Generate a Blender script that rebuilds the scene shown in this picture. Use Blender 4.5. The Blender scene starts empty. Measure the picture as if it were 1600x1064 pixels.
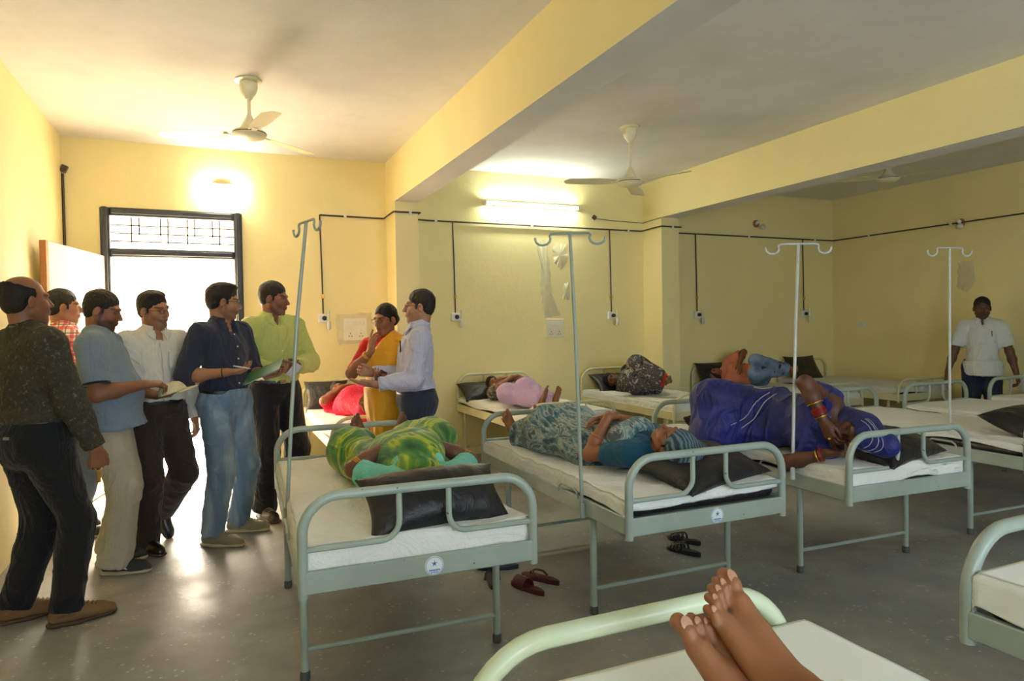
import bpy, math, random
import numpy as np
from mathutils import Matrix, Vector, Euler
sin, cos, pi, rad = math.sin, math.cos, math.pi, math.radians
sc = bpy.context.scene
COL = sc.collection
rng = random.Random(7)

# ------------------------------------------------------------------ camera, sky, lights, exposure
cam_d = bpy.data.cameras.new('camera'); cam = bpy.data.objects.new('camera', cam_d); COL.objects.link(cam)
sc.camera = cam
cam_d.sensor_width = 36.0; cam_d.lens = 1056.6 / 1600 * 36.0; cam_d.clip_start = 0.05; cam_d.clip_end = 200
YAW, PITCH, ROLL = rad(23.818), rad(-1.284), rad(-0.879)
f_ = Vector((sin(YAW) * cos(PITCH), cos(YAW) * cos(PITCH), sin(PITCH)))
r_ = Vector((cos(YAW), -sin(YAW), 0)); u_ = r_.cross(f_)
r2, u2 = cos(ROLL) * r_ + sin(ROLL) * u_, -sin(ROLL) * r_ + cos(ROLL) * u_
cam.matrix_world = Matrix(((r2.x, u2.x, -f_.x, 0), (r2.y, u2.y, -f_.y, 0), (r2.z, u2.z, -f_.z, 1.42), (0, 0, 0, 1)))

sc.view_settings.view_transform = 'Standard'; sc.view_settings.look = 'None'
sc.view_settings.gamma = 1.0; sc.view_settings.use_curve_mapping = False
sc.view_settings.exposure = 0.12
sc.cycles.use_denoising = True
sc.cycles.max_bounces = 8; sc.cycles.diffuse_bounces = 5; sc.cycles.glossy_bounces = 3
sc.cycles.sample_clamp_indirect = 6.0

# bright hazy sky: warm white glare over the yard behind the door (+Y), cooler sky on the side of the windows (-Y)
w = bpy.data.worlds.new('sky'); sc.world = w; w.use_nodes = True
wt = w.node_tree; bg = wt.nodes['Background']; tc = wt.nodes.new('ShaderNodeTexCoord'); sx_ = wt.nodes.new('ShaderNodeSeparateXYZ')
wt.links.new(tc.outputs['Generated'], sx_.inputs[0]); rp = wt.nodes.new('ShaderNodeValToRGB'); mr = wt.nodes.new('ShaderNodeMapRange')
mr.inputs['From Min'].default_value = -1; mr.inputs['From Max'].default_value = 1; wt.links.new(sx_.outputs[1], mr.inputs[0]); wt.links.new(mr.outputs[0], rp.inputs[0])
rp.color_ramp.elements[0].position = .35; rp.color_ramp.elements[0].color = (.30, .36, .41, 1)
rp.color_ramp.elements[1].position = .75; rp.color_ramp.elements[1].color = (1.0, .85, .66, 1)
wt.links.new(rp.outputs[0], bg.inputs[0])
def wm(op, a, b):
    n_ = wt.nodes.new('ShaderNodeMath'); n_.operation = op
    for v_, i_ in ((a, 0), (b, 1)):
        if hasattr(v_, 'links'): wt.links.new(v_, n_.inputs[i_])
        else: n_.inputs[i_].default_value = v_
    return n_.outputs[0]
low = wm('MULTIPLY', wm('GREATER_THAN', sx_.outputs[1], 0.0), wm('LESS_THAN', sx_.outputs[2], 0.20))   # dimmer haze near the horizon beyond the yard
wt.links.new(wm('MULTIPLY', wm('SUBTRACT', 1.0, wm('MULTIPLY', low, 0.80)), 33.0), bg.inputs[1])
sd = bpy.data.lights.new('sun', 'SUN'); sd.energy = 620; sd.color = (1.0, .86, .68); sd.angle = rad(1.5)
so = bpy.data.objects.new('sun', sd); so.rotation_euler = (rad(-6), rad(38), 0); so.location = (6, 12, 9); COL.objects.link(so)
def portal(name, loc, rot, size):
    d = bpy.data.lights.new(name, 'AREA'); d.shape = 'RECTANGLE'; d.size, d.size_y = size; d.energy = 1
    d.cycles.is_portal = True
    o = bpy.data.objects.new(name, d); o.location = loc; o.rotation_euler = rot; COL.objects.link(o); return o
# sampling portals in the openings (they give no light of their own)
portal('door_portal', (-0.31, 7.2, 1.27), (rad(-90), 0, 0), (1.18, 2.53))
for x in (0.6, 3.4): portal('window_portal', (x, -2.55, 1.7), (rad(90), 0, 0), (1.6, 1.4))

# ------------------------------------------------------------------ helpers
def lin(c):
    return tuple(((v / 255) / 12.92 if v / 255 <= 0.04045 else ((v / 255 + 0.055) / 1.055) ** 2.4) for v in c)

class NT:
    def __init__(s, name):
        s.m = bpy.data.materials.new(name); s.m.use_nodes = True; s.t = s.m.node_tree
        s.b = s.t.nodes['Principled BSDF']; s.out = s.t.nodes['Material Output']
    def n(s, typ, **kw):
        nd = s.t.nodes.new(typ)
        for k, v in kw.items():
            if k[0] == 'i' and k[1:].isdigit(): nd.inputs[int(k[1:])].default_value = v
            elif hasattr(nd, k): setattr(nd, k, v)
            else: nd.inputs[k.replace('_', ' ')].default_value = v
        return nd
    def l(s, a, b): s.t.links.new(a, b)
    def coord(s, out='Object', scale=None):
        c = s.n('ShaderNodeTexCoord').outputs[out]
        if scale is not None:
            mp = s.n('ShaderNodeMapping'); mp.inputs['Scale'].default_value = scale; s.l(c, mp.inputs[0]); c = mp.outputs[0]
        return c
    def noise(s, scale, detail=3, co=None, rough=.55, dist=0):
        nd = s.n('ShaderNodeTexNoise'); nd.inputs['Scale'].default_value = scale; nd.inputs['Detail'].default_value = detail
        nd.inputs['Roughness'].default_value = rough; nd.inputs['Distortion'].default_value = dist
        s.l(co if co is not None else s.coord(), nd.inputs['Vector']); return nd.outputs['Fac']
    def ramp(s, fac, stops, interp='LINEAR'):
        r = s.n('ShaderNodeValToRGB'); r.color_ramp.interpolation = interp; e = r.color_ramp.elements
        while len(e) < len(stops): e.new(.5)
        for k, (p, c) in enumerate(stops):
            e[k].position = p; e[k].color = tuple(c) + (1,) if len(c) == 3 else c
        s.l(fac, r.inputs[0]); return r.outputs[0]
    def mix(s, fac, a, b, mode='MIX'):
        x = s.n('ShaderNodeMix', data_type='RGBA', blend_type=mode)
        for v, i in ((fac, 0), (a, 6), (b, 7)):
            if hasattr(v, 'links'): s.l(v, x.inputs[i])
            elif i == 0: x.inputs[0].default_value = v
            else: x.inputs[i].default_value = tuple(v)[:3] + (1,)
        return x.outputs[2]
    def math(s, op, a, b=None, c=None):
        x = s.n('ShaderNodeMath', operation=op)
        for v, i in ((a, 0), (b, 1), (c, 2)):
            if v is None: continue
            if hasattr(v, 'links'): s.l(v, x.inputs[i])
            else: x.inputs[i].default_value = v
        return x.outputs[0]
    def bump(s, h, strength=.3, dist=.01):
        b = s.n('ShaderNodeBump'); b.inputs['Strength'].default_value = strength; b.inputs['Distance'].default_value = dist
        s.l(h, b.inputs['Height']); s.l(b.outputs[0], s.b.inputs['Normal'])
    def base(s, v):
        if hasattr(v, 'links'): s.l(v, s.b.inputs['Base Color'])
        else: s.b.inputs['Base Color'].default_value = tuple(v)[:3] + (1,)
    def set(s, **kw):
        for k, v in kw.items(): s.b.inputs[k.replace('_', ' ')].default_value = v
        return s

_mc = {}
def simple(name, col, rough=.6, metal=0, noise=.08, nscale=20, bump=0, bscale=60, spec=.5, coat=0):
    if name in _mc: return _mc[name]
    t = NT(name); c = tuple(col)
    if noise:
        f = t.noise(nscale, 3); a = tuple(max(0, v * (1 - noise)) for v in c); b = tuple(min(1, v * (1 + noise)) for v in c)
        t.base(t.ramp(f, [(.3, a), (.7, b)]))
    else: t.base(c)
    t.set(Roughness=rough, Metallic=metal, Specular_IOR_Level=spec, Coat_Weight=coat)
    if bump: t.bump(t.noise(bscale, 4), bump, .01)
    _mc[name] = t.m; return t.m

def mesh_obj(name, verts, faces, mats, parent=None, smooth=True, mi=None, angle=None):
    me = bpy.data.meshes.new(name)
    me.from_pydata([tuple(v) for v in verts] if not isinstance(verts, np.ndarray) else verts.tolist(), [], faces if not isinstance(faces, np.ndarray) else faces.tolist())
    if not isinstance(mats, (list, tuple)): mats = [mats]
    for m in mats: me.materials.append(m)
    if mi is not None: me.polygons.foreach_set('material_index', mi)
    if smooth: me.polygons.foreach_set('use_smooth', [True] * len(me.polygons))
    me.update()
    if smooth and angle: me.set_sharp_from_angle(angle=rad(angle))
    o = bpy.data.objects.new(name, me); COL.objects.link(o)
    if parent is not None: o.parent = parent
    return o

def frames(pts):
    pts = [Vector(p) for p in pts]; T = []
    for i in range(len(pts)):
        a = pts[max(0, i - 1)]; b = pts[min(len(pts) - 1, i + 1)]; T.append((b - a).normalized())
    up = Vector((0, 0, 1)) if abs(T[0].z) < .9 else Vector((1, 0, 0))
    N = [(up - T[0] * up.dot(T[0])).normalized()]
    for i in range(1, len(pts)):
        n = N[-1] - T[i] * N[-1].dot(T[i]); N.append(n.normalized() if n.length > 1e-6 else N[-1])
    return pts, T, N

class MB:
    def __init__(s): s.v = []; s.f = []; s.m = []
    def add(s, vs, fs, m=0):
        o = len(s.v); s.v += [tuple(v) for v in vs]; s.f += [tuple(i + o for i in f) for f in fs]; s.m += [m] * len(fs); return s
    def box(s, c, h, R=None, bev=0, m=0):
        c = Vector(c); hx, hy, hz = h
        if bev:
            bm_v = []; k = bev
            for z, e in ((-hz, k), (-hz + k, 0), (hz - k, 0), (hz, k)):
                X, Y = hx - e, hy - e; q = k if e == 0 else 0
                bm_v += [(-X + q, -Y, z), (X - q, -Y, z), (X, -Y + q, z), (X, Y - q, z), (X - q, Y, z), (-X + q, Y, z), (-X, Y - q, z), (-X, -Y + q, z)]
            fs = [tuple(range(7, -1, -1)), tuple(range(24, 32))]
            for r in range(3):
                for i in range(8):
                    j = (i + 1) % 8; fs.append((r * 8 + i, r * 8 + j, r * 8 + 8 + j, r * 8 + 8 + i))
            vs = bm_v
        else:
            vs = [(x * hx, y * hy, z * hz) for z in (-1, 1) for x, y in ((-1, -1), (1, -1), (1, 1), (-1, 1))]
            fs = [(3, 2, 1, 0), (4, 5, 6, 7), (0, 1, 5, 4), (1, 2, 6, 5), (2, 3, 7, 6), (3, 0, 4, 7)]
        vs = [c + (R @ Vector(v) if R is not None else Vector(v)) for v in vs]
        return s.add(vs, fs, m)
    def tube(s, pts, r, n=10, m=0, cap=True):
        pts, T, N = frames(pts); vs = []; fs = []
        rr = r if isinstance(r, (list, tuple)) else [r] * len(pts)
        for p, t, nn, q in zip(pts, T, N, rr):
            b = t.cross(nn)
            for k in range(n):
                a = 2 * pi * k / n; vs.append(p + (nn * cos(a) + b * sin(a)) * q)
        for i in range(len(pts) - 1):
            for k in range(n):
                j = (k + 1) % n; fs.append((i * n + k, i * n + j, i * n + n + j, i * n + n + k))
        if cap: fs += [tuple(range(n - 1, -1, -1)), tuple(range((len(pts) - 1) * n, len(pts) * n))]
        return s.add(vs, fs, m)
    def lathe(s, prof, c=(0, 0, 0), R=None, n=24, m=0):
        c = Vector(c); vs = []; fs = []
        for r, z in prof:
            for k in range(n):
                a = 2 * pi * k / n; v = Vector((r * cos(a), r * sin(a), z)); vs.append(c + (R @ v if R is not None else v))
        for i in range(len(prof) - 1):
            for k in range(n):
                j = (k + 1) % n; fs.append((i * n + k, i * n + j, i * n + n + j, i * n + n + k))
        if prof[0][0] > 1e-6: fs.append(tuple(range(n - 1, -1, -1)))
        if prof[-1][0] > 1e-6: fs.append(tuple(range((len(prof) - 1) * n, len(prof) * n)))
        return s.add(vs, fs, m)
    def sphere(s, c, r, n=14, m=0, R=None):
        rx = r if isinstance(r, (list, tuple)) else (r, r, r); c = Vector(c); vs = []; fs = []; h = n // 2 + 1
        for i in range(h + 1):
            t = pi * i / h
            for k in range(n):
                a = 2 * pi * k / n; v = Vector((rx[0] * sin(t) * cos(a), rx[1] * sin(t) * sin(a), rx[2] * cos(t)))
                vs.append(c + (R @ v if R is not None else v))
        for i in range(h):
            for k in range(n):
                j = (k + 1) % n; fs.append((i * n + k, i * n + n + k, i * n + n + j, i * n + j))
        return s.add(vs, fs, m)
    def quad(s, a, b, c, d, m=0): return s.add([a, b, c, d], [(0, 1, 2, 3)], m)
    def build(s, name, mats, parent=None, smooth=True, angle=35):
        return mesh_obj(name, s.v, s.f, mats, parent, smooth, s.m if isinstance(mats, (list, tuple)) else None, angle)

def tag(o, label=None, cat=None, group=None, kind=None):
    if label: o['label'] = label
    if cat: o['category'] = cat
    if group: o['group'] = group
    if kind: o['kind'] = kind
    return o
def empty(name, loc=(0, 0, 0), rz=0, label=None, cat=None, group=None):
    o = bpy.data.objects.new(name, None); COL.objects.link(o); o.empty_display_size = .1
    o.location = loc; o.rotation_euler = (0, 0, rz); return tag(o, label, cat, group)
def copy_tree(o, parent=None):
    c = o.copy(); COL.objects.link(c); c.parent = parent
    for ch in [x for x in bpy.data.objects if x.parent == o and x is not c]: copy_tree(ch, c)
    return c
def arc(c, r, a0, a1, n, plane='xz', y=0):
    out = []
    for i in range(n + 1):
        a = rad(a0 + (a1 - a0) * i / n); out.append((c[0] + r * cos(a), y, c[1] + r * sin(a)))
    return out
def hnoise(seed):
    g = np.random.RandomState(seed); K = g.randn(7, 3); K /= np.linalg.norm(K, axis=1)[:, None]; F = 2 ** g.uniform(0, 1.6, 7); ph = g.uniform(0, 6.28, 7)
    def f(p, s=1.0):
        p = np.asarray(p, float) * s; w = np.sin(p @ K[0] * 2.1 + ph[0])[..., None] * .35
        return sum(np.sin((p + w) @ K[i] * F[i] * 3 + ph[i]) for i in range(7)) / 3.0
    return f

# ------------------------------------------------------------------ materials of the building
def wall_mat(name, col):
    t = NT(name); c = lin(col); co = t.coord('Object')
    big = t.noise(.7, 5, co); fine = t.noise(7, 6, co, .7)
    a = tuple(v * .93 for v in c); b = tuple(min(1, v * 1.04) for v in c)
    base = t.ramp(big, [(.3, a), (.7, b)])
    patch = t.ramp(t.noise(1.7, 8, co, .65), [(.60, (0, 0, 0)), (.66, (1, 1, 1))])
    m = t.math('MULTIPLY', patch, .14); base = t.mix(m, base, lin((214, 205, 178)))
    sp = t.ramp(fine, [(.74, (0, 0, 0)), (.78, (1, 1, 1))]); base = t.mix(t.math('MULTIPLY', sp, .12), base, lin((150, 130, 90)))
    t.base(base); t.set(Roughness=.62, Specular_IOR_Level=.35); t.bump(t.noise(16, 7, co, .65), .18, .02); return t.m
M_wall = wall_mat('yellow_wall_paint', (243, 227, 166))
M_beam = wall_mat('beam_paint', (243, 228, 170))
def ceil_mat():
    t = NT('white_ceiling_plaster'); co = t.coord('Object')
    t.base(t.ramp(t.noise(.8, 6, co, .6), [(.25, lin((205, 200, 194))), (.6, lin((228, 225, 221)))])); t.set(Roughness=.85); t.bump(t.noise(9, 7, co, .7), .22, .02); return t.m
M_ceil = ceil_mat()
def floor_mat():
    t = NT('worn_terrazzo_floor'); co = t.coord('Object')
    base = t.ramp(t.noise(.9, 7, co, .62), [(.28, lin((112, 112, 108))), (.5, lin((148, 148, 142))), (.72, lin((182, 180, 170)))])
    base = t.mix(t.math('MULTIPLY', t.ramp(t.noise(.55, 5, co, .6, 1.2), [(.56, (0, 0, 0)), (.66, (1, 1, 1))]), .45), base, lin((112, 92, 58)))
    v = t.n('ShaderNodeTexVoronoi', Scale=26.0); t.l(co, v.inputs['Vector'])
    n2 = t.noise(6, 3, co)
    thr = t.math('MULTIPLY', t.ramp(n2, [(.38, (0, 0, 0)), (.60, (1, 1, 1))]), .24)
    chip = t.math('LESS_THAN', v.outputs['Distance'], thr)
    v2 = t.n('ShaderNodeTexVoronoi', Scale=70.0); t.l(co, v2.inputs['Vector']); chip2 = t.math('LESS_THAN', v2.outputs['Distance'], t.math('MULTIPLY', t.ramp(n2, [(.5, (0, 0, 0)), (.75, (1, 1, 1))]), .16))
    base = t.mix(t.math('MULTIPLY', t.math('MAXIMUM', chip, chip2), .5), base, lin((206, 202, 190)))
    t.base(base)
    r = t.ramp(t.noise(2.2, 6, co, .7), [(.3, (.36,) * 3), (.7, (.62,) * 3)]); t.l(r, t.b.inputs['Roughness'])
    t.set(Specular_IOR_Level=.55); t.bump(t.noise(11, 6, co, .6), .22, .015); return t.m
M_floor = floor_mat()

# ------------------------------------------------------------------ the room
XL, XR, YB, YF, ZC = -1.18, 8.12, 7.0, -2.45, 3.13
DX0, DX1, DZ, DZT = -0.90, 0.275, 2.12, 2.53           # door opening, transom
def struct(o): return tag(o, kind='structure')
struct(MB().box(((XL + XR) / 2, (YB + YF) / 2 + .1, -.1), ((XR - XL) / 2 + .2, (YB - YF) / 2 + .3, .1)).build('floor', M_floor, smooth=False))
struct(MB().box(((XL + XR) / 2, (YB + YF) / 2, ZC + .1), ((XR - XL) / 2 + .2, (YB - YF) / 2 + .2, .1)).build('ceiling', M_ceil, smooth=False))
struct(MB().box((XL - .1, (YB + YF) / 2, ZC / 2), (.1, (YB - YF) / 2 + .2, ZC / 2)).build('wall_left', M_wall, smooth=False))
struct(MB().box((XR + .1, (YB + YF) / 2, ZC / 2), (.1, (YB - YF) / 2 + .2, ZC / 2)).build('wall_right', M_wall, smooth=False))
wb = MB()
def seg(mb, x0, x1, z0, z1, y0, y1): mb.box(((x0 + x1) / 2, (y0 + y1) / 2, (z0 + z1) / 2), ((x1 - x0) / 2, (y1 - y0) / 2, (z1 - z0) / 2))
seg(wb, XL, DX0, 0, ZC, YB, YB + .23); seg(wb, DX1, XR, 0, ZC, YB, YB + .23); seg(wb, DX0, DX1, DZT, ZC, YB, YB + .23)
struct(wb.build('wall_back', M_wall, smooth=False))
wf = MB(); xs = [XL]
for x in (0.6, 3.4): xs += [x - .8, x + .8]
xs.append(XR)
for i in range(0, len(xs), 2): seg(wf, xs[i], xs[i + 1], 0, ZC, YF - .2, YF)
for x in (0.6, 3.4): seg(wf, x - .8, x + .8, 0, 1.0, YF - .2, YF); seg(wf, x - .8, x + .8, 2.4, ZC, YF - .2, YF)
struct(wf.build('wall_front', M_wall, smooth=False))
M_wfr = simple('window_paint', (.05, .055, .065), .5)
for i_, x in enumerate((0.6, 3.4)):
    e = tag(empty('window_%d' % (i_ + 1), (x, YF - .1, 1.0)), kind='structure'); m = MB()
    for a_, b_, c_, d_ in ((-.8, -.75, 0, 1.4), (.75, .8, 0, 1.4), (-.75, .75, 0, .05), (-.75, .75, 1.35, 1.4), (-.02, .02, .05, 1.35)): m.box(((a_ + b_) / 2, 0, (c_ + d_) / 2), ((b_ - a_) / 2, .03, (d_ - c_) / 2))
    m.build('window_frame', M_wfr, e)
# beams with the pillars that carry them
P1, P1R, P2, P2R, YP, ZB = 1.675, 1.91, 4.875, 5.13, 6.62, 2.67
for k, (a, b) in enumerate(((P1, P1R), (P2, P2R))):
    struct(MB().box(((a + b) / 2, (YB + YF) / 2, (ZB + ZC) / 2), ((b - a) / 2, (YB - YF) / 2, (ZC - ZB) / 2)).build('beam', M_beam, smooth=False)); bo = bpy.data.objects['beam' if k == 0 else 'beam.001']; bo.data.materials.append(M_ceil); bo.data.polygons[0].material_index = 1
    struct(MB().box(((a + b) / 2, (YB + YP) / 2, ZB / 2), ((b - a) / 2 - .001, (YB - YP) / 2, ZB / 2)).build('pillar', M_beam, smooth=False))
# the yard outside the door, sunlit pale concrete
t = NT('yard_concrete'); t.base(t.ramp(t.noise(2, 5), [(.3, lin((205, 196, 178))), (.7, lin((225, 218, 200)))])); t.set(Roughness=.9)
struct(MB().box((0, 12.3, -.12), (14, 5.0, .1)).build('ground_outside', t.m, smooth=False))

M_black = simple('black_door_paint', lin((38, 42, 50)), .45, noise=.15)
M_cream = simple('cream_door_paint', lin((243, 232, 190)), .5, noise=.04, nscale=3)
M_brown = simple('brown_door_edge', lin((168, 112, 62)), .6)
M_grill = simple('grill_iron', lin((60, 52, 44)), .6)
dr = empty('door_1', ((DX0 + DX1) / 2, YB, 0)); tag(dr, kind='structure')
def loc(mb, o): mb.v = [(v[0] - o.location.x, v[1] - o.location.y, v[2] - o.location.z) for v in mb.v]; return mb
fr = MB()
for x0, x1, z0, z1 in ((DX0, DX0 + .075, 0, DZT), (DX1 - .075, DX1, 0, DZT), (DX0 + .075, DX1 - .075, DZT - .075, DZT), (DX0 + .075, DX1 - .075, DZ - .035, DZ + .045)):
    fr.box(((x0 + x1) / 2, YB + .03, (z0 + z1) / 2), ((x1 - x0) / 2, .055, (z1 - z0) / 2), bev=.008)
    fr.box(((x0 + x1) / 2, YB + .012 - .05, (z0 + z1) / 2), ((x1 - x0) / 2 - .018, .012, (z1 - z0) / 2 - (.018 if z1 < DZT - .1 or z0 > 1 else .0)), bev=.004)
loc(fr, dr).build('door_frame', M_black, dr)
g = MB()
gx0, gx1, gz0, gz1 = DX0 + .075, DX1 - .075, DZ + .045, DZT - .075
for i, z in enumerate(np.linspace(gz0, gz1, 5)[1:-1]): g.tube([(gx0, YB + .06, z), (gx1, YB + .06, z)], .0065, 6)
for i, x in enumerate((.16, .22, .39, .45, .61, .67, .82, .88)):
    xx = gx0 + (gx1 - gx0) * x; lo = gz0 + (gz1 - gz0) * (.2 if i % 4 in (0, 3) else .45)
    g.tube([(xx, YB + .06, lo), (xx, YB + .06, gz1)], .0065, 6)
loc(g, dr).build('transom_grill', M_grill, dr)
# open leaf, swung back against the left wall
a = Vector((DX0 + .02, YB - .02, 0)); b = Vector((-1.115, 5.86, 0)); d = (b - a).normalized(); L_ = (b - a).length; nn = Vector((d.y, -d.x, 0))
Rl = Matrix((d, nn, Vector((0, 0, 1)))).transposed()
dl = struct(MB().box(a + d * (L_ / 2 - .02) + Vector((0, 0, 1.05)), (L_ / 2 - .022, .019, 1.04), Rl, bev=.004).build('door_2', M_cream))
MB().box(a + d * (L_ - .015) + Vector((0, 0, 1.05)), (.022, .022, 1.04), Rl, bev=.004).build('door_edge', M_brown, dl)
h = MB(); hp = a + d * (L_ - .12) + Vector((0, 0, 1.05)) - nn * .0
side = 1 if (Rl @ Vector((0, 1, 0))).x > 0 else -1
h.tube([hp + nn * side * .02 + Vector((0, 0, -.07)), hp + nn * side * .05 + Vector((0, 0, -.06)), hp + nn * side * .05 + Vector((0, 0, .06)), hp + nn * side * .02 + Vector((0, 0, .07))], .006, 8)
h.build('door_handle', M_grill, dl)

# ------------------------------------------------------------------ fittings on walls and ceiling
M_conduit = simple('dark_conduit', lin((62, 48, 40)), .5)
M_copper = simple('copper_pipe', lin((120, 78, 52)), .4, .3)
M_plast = simple('white_plastic', lin((232, 230, 222)), .4, noise=.03)
M_brass = simple('brass_valve', lin((190, 150, 70)), .35, .8)
M_dark = simple('dark_rubber', lin((30, 30, 32)), .55)
M_fan = simple('ivory_fan_paint', lin((232, 224, 190)), .35, noise=.04)
M_fand = simple('fan_seam', lin((120, 105, 80)), .5)
M_clear = simple('flow_meter_plastic', lin((210, 212, 200)), .2, noise=.02)
ZK = 2.553
gp = empty('gas_pipe', (1.0, YB, ZK), label='dark medical gas pipe running along the back and right walls with drops', cat='pipe')
yy = YB - .018; yp = YP - .018
pm = MB()
for seg_ in ([(1.0, yy, ZK), (P1 - .03, yy, ZK - .005), (P1 - .018, yp + .01, ZK + .01), (P1 - .01, yp, ZK + .01), (P1R + .018, yp, ZK + .01), (P1R + .02, yy, ZK + .01), (P1R + .2, yy, ZK), (P2 - .03, yy, ZK), (P2 - .018, yp + .01, ZK + .01), (P2 - .01, yp, ZK + .01), (P2R + .02, yp, ZK + .01)],
             [(P2R + .005, yy, ZK), (XR - .018, yy, ZK), (XR - .018, 2.0, ZK)]):
    pm.tube(seg_, .0085, 8)
loc(pm, gp).build('main_pipe', M_conduit, gp)
for x, y in ((1.25, yy), (P1 + .15, yp), (P1R + .3, yy), (3.35, yy), (4.65, yy), (P2 + .15, yp), (6.55, yy), (7.75, yy)): loc(MB().box((x, y + .002, ZK + .003), (.014, .014, .016), bev=.003), gp).build('pipe_clip', M_plast, gp)
for y in (6.4, 5.3, 4.2, 3.1): loc(MB().box((XR - .018, y, ZK + .003), (.014, .014, .016), bev=.003), gp).build('pipe_clip', M_plast, gp)
for x in (1.0, 2.4, 4.385, 5.67, 7.52):
    dm = MB(); dm.tube([(x, yy, ZK), (x + .01, yy, 2.0), (x + .015, yy, 1.56)], .0075, 8)
    d_ = loc(dm, gp).build('drop_pipe', M_conduit, gp)
    vm = MB(); vm.box((x + .014, yy, 1.74), (.012, .012, .022), bev=.004); vm.tube([(x + .014, yy - .02, 1.74), (x + .014, yy + .01, 1.74)], .008, 8)
    loc(vm, gp).build('valve', M_brass, d_)
lab = ['white oxygen outlet with flow meter on the pipe nearest the door', 'white oxygen outlet on the wall just right of the first pillar', 'white oxygen outlet beside the camouflage clad patient, right of the square board', 'white oxygen outlet just right of the second pillar', 'white oxygen outlet behind the third drip stand near the room corner']
for i, x in enumerate((1.0, 2.4, 4.385, 5.67, 7.52)):
    e = empty('oxygen_outlet', (x + .01, YB, 1.52), label=lab[i], cat='oxygen outlet', group='oxygen outlets on the back wall')
    MB().box((0, -.02, 0), (.045, .02, .045), bev=.006).build('outlet_box', M_plast, e)
    R9 = Matrix.Rotation(rad(90), 3, 'X')
    MB().lathe([(0, 0), (.022, 0), (.024, .01), (.02, .03), (.012, .035), (0, .035)], (.012, -.04, 0), R9, 16).build('outlet_socket', M_dark, e)
    mm = MB(); mm.tube([(.012, -.06, 0), (.05, -.075, -.005)], .006, 8); mm.tube([(.05, -.075, .075), (.05, -.075, -.02)], .009, 10); mm.build('flow_meter', M_clear, e)
    MB().lathe([(.014, .0), (.02, -.015), (.02, -.075), (.012, -.09), (0, -.09)], (.05, -.075, -.03), None, 14).build('humidifier_bottle', M_clear, e)
# switch boards
M_sw = simple('switch_board_white', lin((236, 228, 200)), .4, noise=.03)
M_sw2 = simple('socket_holes', lin((70, 62, 50)), .6)
for (x0, x1, z0, z1, lb) in ((1.215, 1.455, 1.29, 1.52, 'cream switch board with sockets behind the woman in the yellow sari'), (3.52, 3.75, 1.27, 1.485, 'square switch board below the plaster patch on the middle bay wall')):
    e = empty('switch_board', ((x0 + x1) / 2, YB, (z0 + z1) / 2), label=lb, cat='switch board', group='square switch boards')
    hx, hz = (x1 - x0) / 2, (z1 - z0) / 2
    MB().box((0, -.008, 0), (hx, .008, hz), bev=.004).build('face_plate', M_sw, e)
    sm = MB()
    for i in range(5): sm.box((-hx * .66 + i * hx * .33, -.019, hz * .55), (.012, .004, .02), bev=.003)
    for i in range(3): sm.box((-hx * .5 + i * hx * .5, -.018, hz * -.02), (.012, .004, .014), bev=.002)
    sm.build('switch', M_plast, e)
    hm = MB()
    for cx in (-hx * .45, hx * .45):
        for dx, dz in ((0, .02), (-.014, -.008), (.014, -.008)): hm.box((cx + dx, -.0165, -hz * .55 + dz), (.004, .0012, .006))
    hm.build('socket_hole', M_sw2, e)
e = empty('light_switch', (XR, 6.53, 1.36), label='small white switch plate on the right wall', cat='switch')
MB().box((-.008, 0, 0), (.008, .07, .04), bev=.003).build('face_plate', M_plast, e); MB().box((-.018, -.02, 0), (.003, .012, .018), bev=.002).build('switch', M_plast, e)
# plaster repair patches, thin skim on the wall
M_patch = simple('bare_skim_plaster', lin((218, 208, 168)), .8, noise=.08, nscale=14)
def patch(name, pts, y, label, ax='y'):
    nn_ = 40; vs = []; cx = sum(p[0] for p in pts) / len(pts); cz = sum(p[1] for p in pts) / len(pts); out = []
    m = len(pts)
    for i in range(m * 8):
        k, f = divmod(i, 8); a_ = pts[k % m]; b_ = pts[(k + 1) % m]; f /= 8
        out.append((a_[0] + (b_[0] - a_[0]) * f + rng.uniform(-.012, .012), a_[1] + (b_[1] - a_[1]) * f + rng.uniform(-.012, .012)))
    n_ = len(out); P3 = (lambda u, v, d: (u, y - d, v)) if ax == 'y' else (lambda u, v, d: (y - d, u, v))
    vs = [P3(u, v, 0) for u, v in out] + [P3(u + (cx - u) * .05, v + (cz - v) * .05, .0025) for u, v in out] + [P3(cx, cz, .003)]
    fs = [(i, (i + 1) % n_, n_ + (i + 1) % n_, n_ + i) for i in range(n_)] + [(n_ + i, n_ + (i + 1) % n_, 2 * n_) for i in range(n_)]
    o = mesh_obj(name, vs, fs, M_patch); return tag(o, kind='structure')
patch('wall_patch', [(3.44, 2.38), (3.52, 2.40), (3.58, 2.15), (3.62, 1.62), (3.72, 1.52), (3.52, 1.50), (3.47, 1.7), (3.46, 2.0)], YB, '')
patch('wall_patch', [(3.62, 2.30), (3.70, 2.38), (3.80, 2.34), (3.82, 2.16), (3.72, 2.06), (3.64, 2.14)], YB, '')
patch('wall_patch', [(3.76, 1.9), (3.84, 1.92), (3.84, 1.7), (3.74, 1.72)], YB, '')
patch('wall_patch', [(5.06, 2.10), (5.22, 2.08), (5.24, 1.78), (5.12, 1.72), (5.02, 1.84)], XR, '', 'x')
patch('wall_patch', [(1.15, 1.56), (1.5, 1.58), (1.53, 1.28), (1.16, 1.24)], YB, '')
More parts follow.
